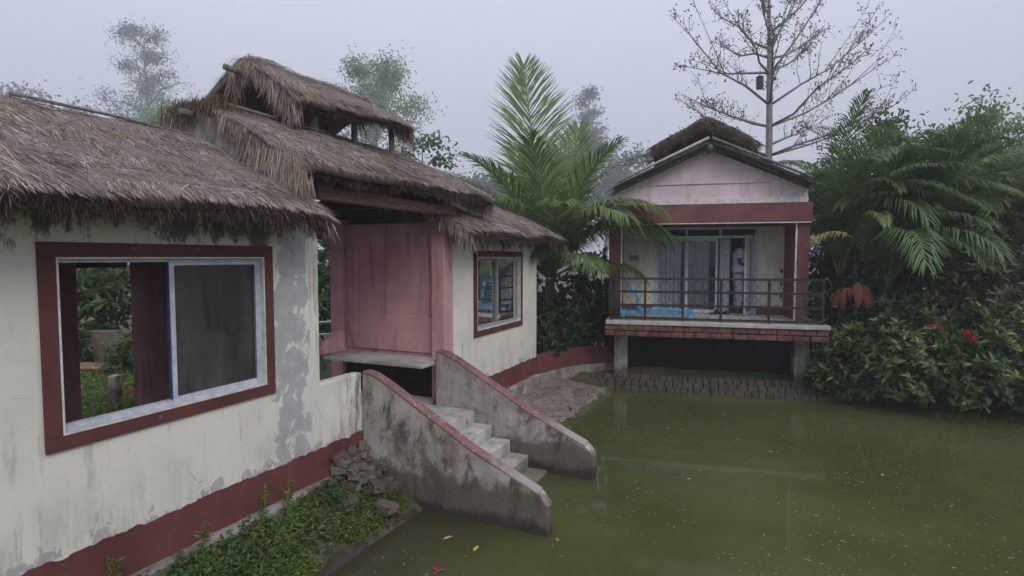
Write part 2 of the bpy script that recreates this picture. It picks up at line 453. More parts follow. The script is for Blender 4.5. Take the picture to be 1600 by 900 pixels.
M['skin'] = simple('brown_skin', (.10,.055,.038), (.085,.045,.03), .55, 10, .05)
M['shirt'] = simple('lavender_white_cotton', (.66,.62,.80), (.58,.54,.72), .9, 9, .3)
M['trousers'] = simple('pale_printed_cotton', (.60,.57,.66), (.36,.33,.42), .9, 22, .3)
M['hair'] = simple('black_hair', (.008,.007,.006), (.014,.012,.01), .5, 40, .3)
M['shoe'] = simple('black_rubber', (.012,.012,.013), (.02,.02,.02), .5)
M['plaque'] = simple('grey_painted_plaque', (.36,.35,.30), (.30,.29,.25), .7)
M['ink'] = simple('faded_black_lettering', (.06,.06,.06), (.1,.1,.1), .8)
M['box_dark'] = simple('dark_grey_tin', (.03,.034,.04), (.05,.055,.06), .6)
M['cable'] = simple('black_cable', (.02,.02,.022), (.03,.03,.03), .6)

def water_mat():
    m = Mat('green_pond_water')
    c = m.mix(m.ramp(m.noise(.55, 5, .6), .35, .65), (.058,.069,.020), (.084,.092,.031))
    c = m.mix(m.ramp(m.noise(2.4, 7, .75), .56, .74, 0, .4), c, (.11,.112,.046))
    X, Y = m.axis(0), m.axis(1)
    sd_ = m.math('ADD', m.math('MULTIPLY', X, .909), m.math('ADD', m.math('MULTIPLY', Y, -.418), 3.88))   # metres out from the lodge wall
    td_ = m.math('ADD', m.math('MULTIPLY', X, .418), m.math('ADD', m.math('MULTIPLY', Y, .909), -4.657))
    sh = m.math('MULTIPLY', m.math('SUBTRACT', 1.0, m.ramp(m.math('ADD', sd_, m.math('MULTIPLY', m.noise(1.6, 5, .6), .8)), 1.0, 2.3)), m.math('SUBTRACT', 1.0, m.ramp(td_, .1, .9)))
    c = m.mix(m.math('MULTIPLY', sh, .85), c, (.040,.037,.019))  # muddy shallows, with the wall's dark reflection painted into the colour
    h = m.math('ADD', m.noise(2.0, 3, .5), m.math('MULTIPLY', m.noise(9, 3, .5), .18))
    return m.done(c, .06, m.bump(h, .028, .05), 0, .5, 1.33)
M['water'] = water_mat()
def ground_mat():
    m = Mat('soil_and_grass')
    c = m.mix(m.ramp(m.noise(1.1, 6, .65), .4, .6), (.07,.085,.028), (.13,.105,.07))
    c = m.mix(m.ramp(m.noise(7, 7, .7), .5, .7, 0, .7), c, (.05,.042,.03))
    return m.done(c, .95, m.bump(m.noise(9, 7, .75), .7, .05), 0, .2)
M['ground'] = ground_mat()

# ------------------------------------------------------------------ camera, sky, sun
cam = bpy.data.cameras.new('camera'); camo = link(bpy.data.objects.new('camera', cam))
cam.sensor_width = 36; cam.lens = 880/1600*36; cam.clip_end = 1000; cam.clip_start = .05
camo.location = (0, 0, 2.54); camo.rotation_euler = (R(90-3.157), 0, 0)
scene.camera = camo

SUN_EL, SUN_AZ = R(40), R(152)       # azimuth from +Y clockwise
w = bpy.data.worlds.new('World'); scene.world = w; w.use_nodes = True
nt = w.node_tree; nt.nodes.clear()
sky = nt.nodes.new('ShaderNodeTexSky'); sky.sky_type = 'NISHITA'; sky.sun_disc = False
sky.sun_elevation = SUN_EL; sky.sun_rotation = SUN_AZ; sky.dust_density = 6; sky.air_density = 1.5
tc = nt.nodes.new('ShaderNodeTexCoord'); sp = nt.nodes.new('ShaderNodeSeparateXYZ')
nt.links.new(tc.outputs['Generated'], sp.inputs[0])
mr = nt.nodes.new('ShaderNodeMapRange'); nt.links.new(sp.outputs[2], mr.inputs[0])
mr.inputs[1].default_value = 0; mr.inputs[2].default_value = 1; mr.inputs[3].default_value = 5.3; mr.inputs[4].default_value = 14.0
cl = nt.nodes.new('ShaderNodeVectorMath'); cl.operation = 'SCALE'
cl.inputs[0].default_value = (.955, .985, 1.17); nt.links.new(mr.outputs[0], cl.inputs['Scale'])
mx = nt.nodes.new('ShaderNodeMix'); mx.data_type = 'RGBA'; mx.inputs[0].default_value = .9
nt.links.new(sky.outputs[0], mx.inputs[6]); nt.links.new(cl.outputs[0], mx.inputs[7])
bg = nt.nodes.new('ShaderNodeBackground'); bg.inputs[1].default_value = .1
nt.links.new(mx.outputs[2], bg.inputs[0])
wo = nt.nodes.new('ShaderNodeOutputWorld'); nt.links.new(bg.outputs[0], wo.inputs[0])

sd = bpy.data.lights.new('sun', 'SUN'); sd.energy = 1.35; sd.angle = R(25); sd.color = (1, .96, .9)
so = link(bpy.data.objects.new('sun', sd))
dirv = Vector((math.sin(SUN_AZ)*math.cos(SUN_EL), math.cos(SUN_AZ)*math.cos(SUN_EL), math.sin(SUN_EL)))
so.rotation_euler = dirv.to_track_quat('Z', 'Y').to_euler()

vs = scene.view_settings
scene.display_settings.display_device = 'sRGB'
vs.view_transform = 'Standard'; vs.look = 'None'; vs.gamma = 1; vs.exposure = -0.10; vs.use_curve_mapping = False
cy = scene.cycles
cy.use_denoising = True; cy.max_bounces = 8; cy.diffuse_bounces = 3; cy.glossy_bounces = 3; cy.transmission_bounces = 3
cy.transparent_max_bounces = 8; cy.volume_bounces = 1; cy.caustics_reflective = False; cy.caustics_refractive = False
cy.sample_clamp_indirect = 6

# ------------------------------------------------------------------ frames of reference
OA = np.array([-1.58, 5.85]); D1 = np.array([.418, .909]); D2 = np.array([.909, -.418])
RZA = math.atan2(.909, .418)
def A(t, s, z=0.0):           # lodge: along wall t, outward s
    p = OA + D1*t + D2*s
    return (p[0], p[1], z)
OC = np.array([1.77, 10.60]); RZC = R(-14)
E1 = np.array([math.cos(RZC), math.sin(RZC)]); E2 = np.array([-math.sin(RZC), math.cos(RZC)])
def Cc(x, y, z=0.0):          # waterside cottage: along deck x, into house y
    p = OC + E1*x + E2*y
    return (p[0], p[1], z)

# ------------------------------------------------------------------ ground and pond
pond = [A(-14,.72)[:2], A(-1.3,.70)[:2], A(0,.74)[:2], A(1.6,.95)[:2], A(3.2,1.10)[:2], A(4.6,1.18)[:2], A(5.5,1.25)[:2],
        Cc(.0,.42)[:2], Cc(4.0,.42)[:2], Cc(5.4,.6)[:2], (8.5,9.9), (12,9.2), (17,7), (20,0), (14,-14), (-6,-20), (-20,-20)]
PO = np.array(pond)
def pond_sd(X, Y):
    d = np.full(X.shape, 1e9); inside = np.zeros(X.shape, bool)
    n = len(PO)
    for i in range(n):
        a, b = PO[i], PO[(i+1) % n]; e = b-a
        t = np.clip(((X-a[0])*e[0]+(Y-a[1])*e[1])/(e@e), 0, 1)
        d = np.minimum(d, np.hypot(X-a[0]-t*e[0], Y-a[1]-t*e[1]))
        c = ((a[1] > Y) != (b[1] > Y)) & (X < (b[0]-a[0])*(Y-a[1])/(b[1]-a[1]+1e-12)+a[0])
        inside ^= c
    return np.where(inside, -d, d)
def ground_z(X, Y):
    X = np.asarray(X, float); Y = np.asarray(Y, float)
    d = pond_sd(X, Y)
    out = .02+np.minimum(.34, .46*d)+.03*vnoise(X*1.7, Y*1.7, 3)*np.clip(d*2, 0, 1)+.02*vnoise(X*5, Y*5, 4)*np.clip(d*3, 0, 1)
    t = (X-OA[0])*D1[0]+(Y-OA[1])*D1[1]; sdist = (X-OA[0])*D2[0]+(Y-OA[1])*D2[1]
    wgt = np.clip((t-1.45)/.25, 0, 1)*np.clip((6.2-t)/.3, 0, 1)*np.clip((sdist+.3)/.2, 0, 1)
    shelf = .045+.12*np.clip(d, 0, 1.2)+.015*vnoise(X*4, Y*4, 4)
    out = out*(1-wgt)+shelf*wgt
    return np.where(d > 0, out, np.maximum(-.9, .9*d))
def axis_pts(lo, hi, step, far):
    a = np.arange(lo, hi, step); s = step; L = [lo]; H = [hi]
    while L[-1] > -far: s *= 1.25; L.append(L[-1]-s)
    s = step
    while H[-1] < far: s *= 1.25; H.append(H[-1]+s)
    return np.concatenate([np.array(L[1:][::-1]), a, np.array(H)])
xs = axis_pts(-7, 12, .11, 260); ys = axis_pts(0, 14, .11, 260)
GX, GY = np.meshgrid(xs, ys, indexing='ij')
GZ = ground_z(GX, GY)
ni, nj = GX.shape
ii, jj = np.meshgrid(np.arange(ni-1), np.arange(nj-1), indexing='ij')
q = (ii*nj+jj).ravel()
F = np.stack([q, q+nj, q+nj+1, q+1], 1)
tag(np_mesh('ground', np.stack([GX, GY, GZ], -1).reshape(-1, 3), F, M['ground'], smooth=True), kind='structure')
wm = MB(); 
wv = [(p[0], p[1], 0.0) for p in (PO + (PO-PO.mean(0))*.0)]
wm.add([(-22,-22,0),(22,-22,0),(22,12.2,0),(-22,12.2,0)], [(0,1,2,3)])
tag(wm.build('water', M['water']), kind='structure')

# ------------------------------------------------------------------ foliage geometry
def leaf_geo(P, D, N, L, W, fold=.25, curl=.2):
    P = np.asarray(P); D = unit(D); S = unit(np.cross(D, N)); N = np.cross(S, D)
    n = len(P); L = np.broadcast_to(L, (n,))[:, None]; W = np.broadcast_to(W, (n,))[:, None]
    v = [P, P+D*.32*L+S*.46*W+N*(fold*W), P+D*.70*L+S*.40*W+N*(fold*W-curl*.45*L), P+D*L-N*curl*L,
         P+D*.70*L-S*.40*W+N*(fold*W-curl*.45*L), P+D*.32*L-S*.46*W+N*(fold*W)]
    V = np.stack(v, 1).reshape(-1, 3)
    b = (np.arange(n)*6)[:, None]
    F = np.concatenate([b+np.array([0,1,2,3]), b+np.array([0,3,4,5])], 0)
    return V, F

class Geo:
    """collects uniform quads"""
    def __init__(s): s.V = []; s.F = []; s.n = 0
    def add(s, V, F):
        s.V.append(V); s.F.append(np.asarray(F)+s.n); s.n += len(V)
    def build(s, name, mat, parent=None, smooth=False):
        return np_mesh(name, np.concatenate(s.V), np.concatenate(s.F), mat, parent, smooth)

def rand_dirs(n):
    return unit(rng.normal(size=(n, 3)))

def frond_geo(base, az, elev, length, droop, nl=46, ll=.55, lw=.03, spread=58, sag=.5, vee=.25, start=.14, twist=0.0, side_az=0.0, shift=None):
    """returns (rachis points, leaflet V, F); elev in degrees, droop degrees lost along the rachis"""
    m = 16
    t = np.linspace(0, 1, m)
    el = np.radians(elev - droop*t**1.4); azs = np.radians(az)+np.radians(side_az)*t**1.5
    d = np.stack([np.cos(el)*np.cos(azs), np.cos(el)*np.sin(azs), np.sin(el)], 1)
    P = np.concatenate([[base], base+np.cumsum(d[:-1]*(length/(m-1)), 0)])
    if shift is not None: P = P+np.outer(t, shift)
    s = np.linspace(start, .985, nl)
    V = []; F = []; k = 0
    Vs = []
    for side in (-1, 1):
        ss = np.clip(s+rng.uniform(-.006, .006, nl), 0, 1)
        p = np.stack([np.interp(ss, t, P[:, i]) for i in range(3)], 1)
        T = unit(np.stack([np.interp(ss, t, d[:, i]) for i in range(3)], 1))
        side0 = np.stack([-np.sin(np.interp(ss, t, azs)), np.cos(np.interp(ss, t, azs)), 0*ss], 1)
        up0 = unit(np.cross(T, side0))
        up0 *= np.where(up0[:, 2:3] < 0, -1, 1) if abs(elev) < 80 else 1
        tw = np.radians(twist)
        sd_ = side0*math.cos(tw)+up0*math.sin(tw); up = up0*math.cos(tw)-side0*math.sin(tw)
        ang = np.radians(spread*(1-.55*ss)+rng.normal(0, 5, nl))[:, None]
        D = unit(T*np.cos(ang)+side*sd_*np.sin(ang)+up*vee)
        prof = np.clip(np.sin(np.pi*np.clip(.16+.80*ss, 0, 1))**.7, .22, 1)
        L = (ll*prof*rng.uniform(.86, 1.08, nl))[:, None]
        wv_ = unit(np.cross(D, up))*lw*.5
        g = np.array([0, 0, -1.0])
        mid = p+D*L*.5+g*L*sag*.12
        tip = p+D*L*.92+g*L*sag*(.55+rng.uniform(0, .25, (nl, 1)))
        V6 = np.stack([p-wv_*.6, p+wv_*.6, mid+wv_, mid-wv_, tip+wv_*.12, tip-wv_*.12], 1).reshape(-1, 3)
        b = (np.arange(nl)*6)[:, None]+k
        F.append(b+np.array([0,1,2,3])); F.append(b+np.array([3,2,4,5]))
        Vs.append(V6); k += len(V6)
    return P, np.concatenate(Vs), np.concatenate(F)

def palm_crown(parent, fronds, mat, part='frond', nl=46, rr=.02):
    """every frond is a part with its midrib as a sub-part"""
    for f in fronds:
        f = dict(f); m_ = f.pop('mat', mat)
        P, V, F = frond_geo(nl=f.pop('nl', nl), **f)
        o = np_mesh(part, V, F, m_, parent)
        MB().tube(P, np.linspace(rr, rr*.2, len(P)), 5).build('midrib', M['rachis'] , o, True)

def bush(name, label, cat, x, y, r, h, mat, nw=160, per=7, ll=.16, lw=.06, z0=None, group=None, stems=5, flowers=None, lean=(0,0), zlow=0.12, fill=1.0, open_=.72):
    gz = float(ground_z(x, y)) if z0 is None else z0
    t = thing(name, label, cat, (x, y, gz), 0, group)
    # whorl centres: lumpy dome
    g = Geo()
    u = rng.uniform(0, 1, nw); th = rng.uniform(0, 2*np.pi, nw)
    zz = zlow+(1-zlow)*u**.8
    rad = np.sqrt(np.clip(1-(np.abs(zz-.38)/.66)**2.2, .04, 1))*rng.uniform(.45, 1.0, nw)**.45
    rad *= 1+.22*np.sin(th*3+x*7)+.15*np.sin(th*5+y*3)
    C = np.stack([rad*r*np.cos(th)+lean[0]*zz, rad*r*np.sin(th)+lean[1]*zz, zz*h*(1+.14*np.sin(th*2+x*3))], 1)
    out = unit(np.stack([np.cos(th)*.8, np.sin(th)*.8, .35+zz*.9], 1)+rng.normal(0, .28, (nw, 3)))
    P = np.repeat(C, per, 0); O = np.repeat(out, per, 0)
    n = nw*per
    rd = rand_dirs(n); tang = unit(rd-O*np.sum(rd*O, 1, keepdims=True))
    D = unit(tang*open_+O*(.25+.6*rng.random((n, 1))))
    P = P+O*rng.uniform(-.06, .05, (n, 1))
    g.add(*leaf_geo(P, D, O+.2*rand_dirs(n), ll*rng.uniform(.6, 1.15, n), lw*rng.uniform(.7, 1.2, n)))
    # sparse inner leaves
    ni_ = int(n*.55*fill); rd = rand_dirs(ni_)*rng.uniform(.1, .8, (ni_, 1))
    Pi = np.stack([rd[:, 0]*r*.9, rd[:, 1]*r*.9, (.45+rd[:, 2]*.45)*h], 1)
    Pi[:, :2] += np.array(lean)*(Pi[:, 2:3]/h)
    g.add(*leaf_geo(Pi, rand_dirs(ni_), rand_dirs(ni_), ll*1.1*rng.uniform(.7, 1.1, ni_), lw*1.4))
    g.build('foliage', mat, t)
    sm = MB()
    for k in range(stems):
        c = C[rng.integers(nw)]
        p1 = np.array([c[0]*.15, c[1]*.15, -.1]); p2 = np.array([c[0]*.45, c[1]*.45, c[2]*.5]); 
        sm.tube([p1, (p1+p2)/2+rng.normal(0, .03, 3), p2, c], [.022, .018, .013, .006], 6)
    sm.build('stem', M['darkbark'], t, True)
    for fx in (flowers or []):
        flower_head('flower_head', np.array(fx[:3])-np.array([x, y, gz]), fx[3], M['petal'], t)
    return t

def flower_head(name, c, r, mat, parent=None):
    n = 46; r = r*.78
    d = rand_dirs(n); d[:, 2] = np.abs(d[:, 2])*.8; d = unit(d)
    P = np.asarray(c)+d*r*.5
    V, F = leaf_geo(P, unit(np.cross(d, rand_dirs(n))+d*.5), d, r*.6*rng.uniform(.7, 1.2, n), r*.45, .1, .1)
    return np_mesh(name, V, F, mat, parent)

def tree(name, label, cat, x, y, h, crown, mat, trunk_r=.12, bark='bark', group=None, leaf=(.16,.08), nclump=60, per=60, cl_r=.5, limbs=9, shape='round', low=.35, z0=None):
    if math.hypot(x, y) > 30:                       # far trees: same bearing, farther out and larger
        K = 1.6 if math.hypot(x, y) > 60 else 2.0; x, y, h, crown, trunk_r, cl_r, leaf = x*K, y*K, 2.5+(h-2.5)*K, crown*K, trunk_r*K, cl_r*K, (leaf[0]*K*.8, leaf[1]*K*.8); per = int(per*1.5)
    gz = float(ground_z(x, y)) if z0 is None else z0
    t = thing(name, label, cat, (x, y, gz-.1), rng.uniform(0, 6), group)
    tm = MB()
    top = np.array([rng.normal(0, .03)*h, rng.normal(0, .03)*h, h*.92])
    ts = np.linspace(0, 1, 9)[:, None]
    tr = top*ts+np.stack([.03*h*np.sin(ts[:, 0]*5), .025*h*np.sin(ts[:, 0]*4+1)-.025*h*math.sin(1), 0*ts[:, 0]], 1)
    tm.tube(tr, trunk_r*(1-.85*ts[:, 0]), 8)
    tm.build('trunk', M[bark], t, True)
    cl = []; lm = MB()
    for k in range(limbs):
        f = low+(1-low)*(k+rng.uniform(0, .8))/limbs; f = min(f, .97)
        b = np.array([np.interp(f, ts[:, 0], tr[:, i]) for i in range(3)])
        az = k*2.4+rng.uniform(-.5, .5)
        prof = {'round': math.sin(math.pi*min(1, max(.05, (f-low)/(1-low)*.75+.2)))**.6, 'tall': (1.05-.8*(f-low)/(1-low))*(.6+.4*min(1, (f-low)/(1-low)*4)), 'umbrella': 1.0}[shape]
        Lb = crown*prof*rng.uniform(.75, 1.15)
        el = rng.uniform(.25, .75)
        e = b+np.array([math.cos(az)*Lb, math.sin(az)*Lb, Lb*el])
        mid = (b+e)/2+np.array([0, 0, Lb*.12])+rng.normal(0, .05*Lb, 3)
        lm.tube([b, mid, e], [trunk_r*.45*(1-f*.5), trunk_r*.25, trunk_r*.08], 6)
        for j in range(max(1, nclump//limbs)):
            s = rng.uniform(.25, 1.05); p = b*(1-s)**2+2*mid*s*(1-s)+e*s*s
            off = rand_dirs(1)[0]*Lb*.33*rng.uniform(.3, 1)
            c = p+off; cl.append(c)
            if j % 2 == 0: lm.tube([p, (p+c)/2+[0,0,.03*Lb], c], [trunk_r*.12, trunk_r*.09, trunk_r*.04], 4)
    lm.build('limb', M[bark], t, True)
    cl = np.array(cl)
    rr = cl_r*rng.uniform(.5, 1.2, len(cl))
    per_n = per
    P = np.repeat(cl, per_n, 0)+rng.normal(size=(len(cl)*per_n, 3))*np.repeat(rr, per_n)[:, None]*np.array([.55,.55,.42])
    n = len(P); D = unit(rand_dirs(n)+np.array([0,0,-.35])); N = unit(rand_dirs(n)+np.array([0,0,1.0]))
    g = Geo(); g.add(*leaf_geo(P, D, N, leaf[0]*rng.uniform(.6, 1.2, n), leaf[1]*rng.uniform(.7, 1.2, n)))
    g.build('crown', mat, t)
    return t

# ------------------------------------------------------------------ thatch
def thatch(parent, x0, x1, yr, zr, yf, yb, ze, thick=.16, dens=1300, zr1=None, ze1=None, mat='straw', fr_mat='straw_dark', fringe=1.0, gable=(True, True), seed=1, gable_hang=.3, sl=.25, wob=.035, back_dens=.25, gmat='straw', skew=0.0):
    """part thatch_roof (packed slab) with sub-parts straw / eave_fringe / gable_fringe"""
    zr1 = zr if zr1 is None else zr1; ze1 = ze if ze1 is None else ze1
    def surf(x, y):
        fx = (x-x0)/(x1-x0)
        a = zr+(zr1-zr)*fx; e = ze+(ze1-ze)*fx
        d = np.abs(y-yr); half = np.where(y < yr, yr-yf, yb-yr)
        f = d/half
        z = a-(a-e)*np.sqrt(f*f+.012)-.05*np.clip(f, 0, 1)**8
        z = z+wob*vnoise(x*1.5+seed*9, y*1.7, seed)+wob*.5*vnoise(x*4+seed, y*4, seed+5)
        ed = np.minimum(x-x0, x1-x)
        z = z-.05*np.clip(1-ed/.18, 0, 1)**2
        return z
    def sk(x, y):
        f = np.clip(np.abs(y-yr)/(yr-yf), 0, 1)
        return x+skew*(1-f)*(1-(x-x0)/(x1-x0))
    nx = max(8, int((x1-x0)/.12)); ny = 28
    X = np.linspace(x0, x1, nx); Y = np.concatenate([np.linspace(yf, yr, ny//2, endpoint=False), np.linspace(yr, yb, ny//2)])
    GX, GY = np.meshgrid(X, Y, indexing='ij')
    ze_w = .03*vnoise(GX*3+seed, GX*0, seed+2)
    GYw = GY+np.where(GY <= yf+.01, ze_w*1.2, 0)
    top = np.stack([sk(GX, GYw), GYw, surf(GX, GYw)], -1)
    bot = top.copy(); bot[..., 2] -= thick*(1-.3*(np.abs(GY-yr)/(yr-yf))**2)
    n0 = nx*len(Y); J = len(Y)
    V = np.concatenate([top.reshape(-1, 3), bot.reshape(-1, 3)])
    F = []
    i_, j_ = np.meshgrid(np.arange(nx-1), np.arange(J-1), indexing='ij'); q = (i_*J+j_).ravel()
    F.append(np.stack([q, q+J, q+J+1, q+1], 1)); F.append(np.stack([q+1, q+J+1, q+J, q], 1)+n0)
    k = np.arange(nx-1)*J
    F.append(np.stack([k, k+n0, k+J+n0, k+J], 1)); k2 = k+J-1; F.append(np.stack([k2, k2+J, k2+J+n0, k2+n0], 1))
    k = np.arange(J-1); F.append(np.stack([k, k+1, k+1+n0, k+n0], 1)); k2 = k+(nx-1)*J; F.append(np.stack([k2, k2+n0, k2+1+n0, k2+1], 1))
    roof = np_mesh('thatch_roof', V, np.concatenate(F), M['straw_base'], parent, True)
    def strands(P, D, Lr, Wd, lift, bend):
        n = len(P); N = np.array([0, 0, 1.0])
        S = unit(np.cross(D, unit(N+.6*rand_dirs(n))))*Wd[:, None]*.5
        m_ = P+D*Lr[:, None]*.55+N*lift[:, None]
        e = P+D*Lr[:, None]+N*(lift*.6-bend)[:, None]
        V6 = np.stack([P-S, P+S, m_+S*.9, m_-S*.9, e+S*.3, e-S*.3], 1).reshape(-1, 3)
        b = (np.arange(n)*6)[:, None]
        return V6, np.concatenate([b+np.array([0,1,2,3]), b+np.array([3,2,4,5])])
    g = Geo()
    for (ya, yb_, dn) in ((yf, yr, 1.0), (yb, yr, back_dens)):
        area = (x1-x0)*math.hypot(yr-ya, zr-ze) if ya < yr else (x1-x0)*math.hypot(ya-yr, zr-ze)
        n = int(area*dens*dn*5.6)
        x = rng.uniform(x0, x1, n); f = rng.uniform(-.03, 1.0, n)
        # tufted: pull to clump centres
        x = x+.03*np.sin(x*37+f*9)
        y = yr+(ya-yr)*f*.99
        z = surf(x, y)-.012
        slope = (zr-ze)/abs(ya-yr)
        dy = np.sign(ya-yr)
        D = np.stack([rng.normal(0, .26, n)+.30*vnoise(x*2.6, y*2.6, seed+8)+.25*vnoise(x*7, y*7, seed+9), np.full(n, dy*1.0), np.full(n, -slope*1.0)], 1)
        D = unit(D)
        L = sl*rng.uniform(.35, 1.2, n); L = np.where(f > .9, L*.5, L)
        g.add(*strands(np.stack([sk(x, y), y, z], 1), D, L, rng.uniform(.002, .0062, n), rng.uniform(.002, .016, n), rng.uniform(0, .012, n)))
        # stray loose straws lying across
        n2 = n//60
        x = rng.uniform(x0+.1, x1-.1, n2); y = yr+(ya-yr)*rng.uniform(.05, .95, n2)
        D = unit(np.stack([rng.normal(0, 1, n2), rng.normal(0, .5, n2)+dy*.4, -slope*(rng.normal(0, .3, n2)+.5)], 1))
        g.add(*strands(np.stack([sk(x, y), y, surf(x, y)+.018], 1), D, .36*rng.uniform(.3, 1, n2), rng.uniform(.0025, .005, n2), np.full(n2, .012), np.zeros(n2)))
    # ridge cap
    n = int((x1-x0)*600)
    x = rng.uniform(x0, x1, n); y = yr+rng.normal(0, .06, n); sgn = np.sign(rng.normal(size=n))
    D = unit(np.stack([rng.normal(0, .5, n), sgn, np.full(n, -.35)], 1))
    g.add(*strands(np.stack([sk(x, y), y, surf(x, y)+.01], 1), D, rng.uniform(.12, .32, n), rng.uniform(.003, .007, n), np.full(n, .02), np.full(n, .03)))
    g.build('straw', M[mat], roof)
    # eave fringe
    g = Geo()
    for ya, dn in ((yf, 1.0), (yb, .3)):
        n = int((x1-x0)*3200*dn*fringe); dy = 1 if ya > yr else -1
        x = rng.uniform(x0, x1, n); dep = rng.uniform(0, 1, n)**.8
        y = ya-dy*rng.uniform(.0, .05, n)
        z = surf(x, np.full(n, ya))-dep*thick*.95
        clump = .5+.5*vnoise(x*5+seed, x*0, seed+3); clump2 = .5+.5*vnoise(x*14+seed, x*0+3, seed+4)
        L = (.02+.10*rng.uniform(0, 1, n)**2.6)*(.2+1.2*clump*clump2+.4*clump2)*(thick/.12)
        D = unit(np.stack([rng.normal(0, .55, n), dy*(.75-.75*dep+rng.uniform(-.1, .25, n)), -.3-.9*dep], 1))
        g.add(*strands(np.stack([x, y, z], 1), D, L, rng.uniform(.002, .006, n), np.zeros(n), rng.uniform(0, .02, n)))
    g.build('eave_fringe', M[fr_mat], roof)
    # hanging straw at the gable ends
    g = Geo()
    for xe, on, sx in ((x0, gable[0], -1), (x1, gable[1], 1)):
        if not on: continue
        n = int(2600*abs(yr-yf))
        y = yf+(yr-yf)*rng.uniform(0, 1.25, n); y = np.minimum(y, yb)
        x = xe+sx*rng.uniform(-.10, .02, n)
        z = surf(np.full(n, xe), y)-rng.uniform(0, 1, n)*thick*.7
        cl_ = .5+.5*vnoise(y*6+seed, y*0, seed+6)
        L = gable_hang*(.25+.75*rng.uniform(0, 1, n)**1.3)*(.3+.9*cl_)
        x = x+(skew*(1-np.clip(np.abs(y-yr)/(yr-yf), 0, 1)) if sx < 0 else 0)
        D = unit(np.stack([sx*rng.uniform(.02, .35, n), rng.normal(-.12, .22, n), np.full(n, -1.0)], 1))
        g.add(*strands(np.stack([x, y, z], 1), D, L, rng.uniform(.003, .008, n), np.zeros(n), np.zeros(n)))
    if g.n: g.build('gable_fringe', M[gmat], roof)
    return roof

# ------------------------------------------------------------------ LODGE (left, three thatched bays)
lodge = thing('thatched_lodge', 'long cream lodge with three grey thatched roofs and dark red window surrounds by the pond', 'building', (OA[0], OA[1], 0), RZA)
WX = [(-2.836, -1.14), (2.45, 4.18)]; WZ = (1.37, 2.63)
def front_wall(x0, x1, wx):
    b = .09
    mb = wall_cells(sorted([x0, wx[0]+b, wx[1]-b, x1]), [.30, WZ[0]+b, WZ[1]-b, 2.95], [(wx[0]+b, wx[1]-b, WZ[0]+b, WZ[1]-b)], 0, .13)
    return mb.build('wall', M['plaster'], lodge, bevel=.006)
front_wall(-5.2, -.60, WX[0]); front_wall(1.88, 4.85, WX[1])
slope = .457
def roof_under(y): return 2.95+(1.5-abs(y-1.5))*slope-.03
def gable_wall(xa, xb, ya=.132, yb=3.0, mat='plaster', z0=.30):
    prof = [(ya, z0), (yb, z0), (yb, roof_under(yb)), (1.5, roof_under(1.5)), (ya, roof_under(ya))]
    return MB().prism_x(xa, xb, prof)
# near room: far side wall ends early so that the back corner stands open
MB().prism_x(-.73, -.60, [(.132, .3), (2.62, .3), (2.62, roof_under(2.62)), (1.5, roof_under(1.5)), (.132, roof_under(.132))]).build('side_wall', M['pink'], lodge, bevel=.006)
gable_wall(-5.2, -5.07).build('side_wall', M['plaster'], lodge)
MB().box(-5.068, -1.13, 2.87, 3.0, .3, 2.9).build('back_wall', M['pink'], lodge, bevel=.006)
MB().box(-1.128, -.60, 2.87, 3.0, 2.42, 2.9).build('lintel', M['maroon'], lodge)
MB().box(-5.06, -.74, .135, 2.865, .3, .62).build('room_floor', M['floor'], lodge)
# far room
gable_wall(1.88, 2.01, .132, 1.93).build('side_wall', M['plaster'], lodge)
gable_wall(4.72, 4.85, .132, 1.93).build('side_wall', M['plaster'], lodge, bevel=.006)
wall_cells([2.012, 2.6, 4.0, 4.718], [.3, 1.3, 2.5, 2.9], [], 1.80, 1.93).build('back_wall', M['plaster'], lodge)
MB().box(2.02, 4.71, .135, 1.79, .3, .62).build('room_floor', M['floor'], lodge)
# painted base band with a torn upper edge, plinth below
def band(x0, x1, name='base_band'):
    n = int((x1-x0)/.02); x = np.linspace(x0, x1, n)
    zt = .712+.006*vnoise(x*4, x*0, 1)+.010*np.round(1.4*vnoise(x*15, x*0, 2))*.8+.006*vnoise(x*48, x*0, 3)
    V = []; F = []
    zb = np.where((x > -.5-.03*vnoise(x*0, x*0, 5)) & (x < .05), .545+.02*vnoise(x*19, x*0, 6), .40)
    for k in range(n):
        V += [(x[k], -.006, zb[k]), (x[k], -.006, zt[k]), (x[k], .0005, zt[k]+.001), (x[k], .0005, zb[k])]
    for k in range(n-1):
        a = k*4; F += [(a, a+4, a+5, a+1), (a+1, a+5, a+6, a+2), (a+3, a+7, a+4, a)]
    F += [(0,1,2,3), (n*4-1, n*4-2, n*4-3, n*4-4)]
    return MB().add(V, F).build(name, M['red'], lodge)
band(-5.2, -.002); band(1.60, 4.86)
def plinth(x0, x1):
    n = int((x1-x0)/.06); x = np.linspace(x0, x1, n); V = []; F = []
    for k in range(n):
        w1 = .075+.018*vnoise(x[k]*3, 0., 7)+.01*vnoise(x[k]*11, 0., 8); zt = .398+.008*vnoise(x[k]*5, 0., 9)
        V += [(x[k], -.002, -.3), (x[k], -w1-.03, -.3), (x[k], -w1, zt-.03), (x[k], -w1+.02, zt), (x[k], -.002, zt+.004)]
    for k in range(n-1):
        a = k*5; F += [(a+i, a+(i+1) % 5, a+5+(i+1) % 5, a+5+i) for i in range(5)]
    F += [(0,1,2,3,4), tuple(n*5-1-i for i in range(5))]
    return MB().add(V, F).build('plinth', M['plinth'], lodge)
plinth(-5.2, -.52); plinth(1.62, 4.86)
MB().box(-.519, -.002, -.004, -.0006, .10, .57).build('bare_render', M['concrete'], lodge)
# low wall between near room and the stair
lw = MB().prism_x(-.598, 0.0, [(.0, .30), (.12, .30), (.12, 1.33), (.0, 1.33)])
lw.build('low_wall', M['plaster'], lodge, bevel=.012)

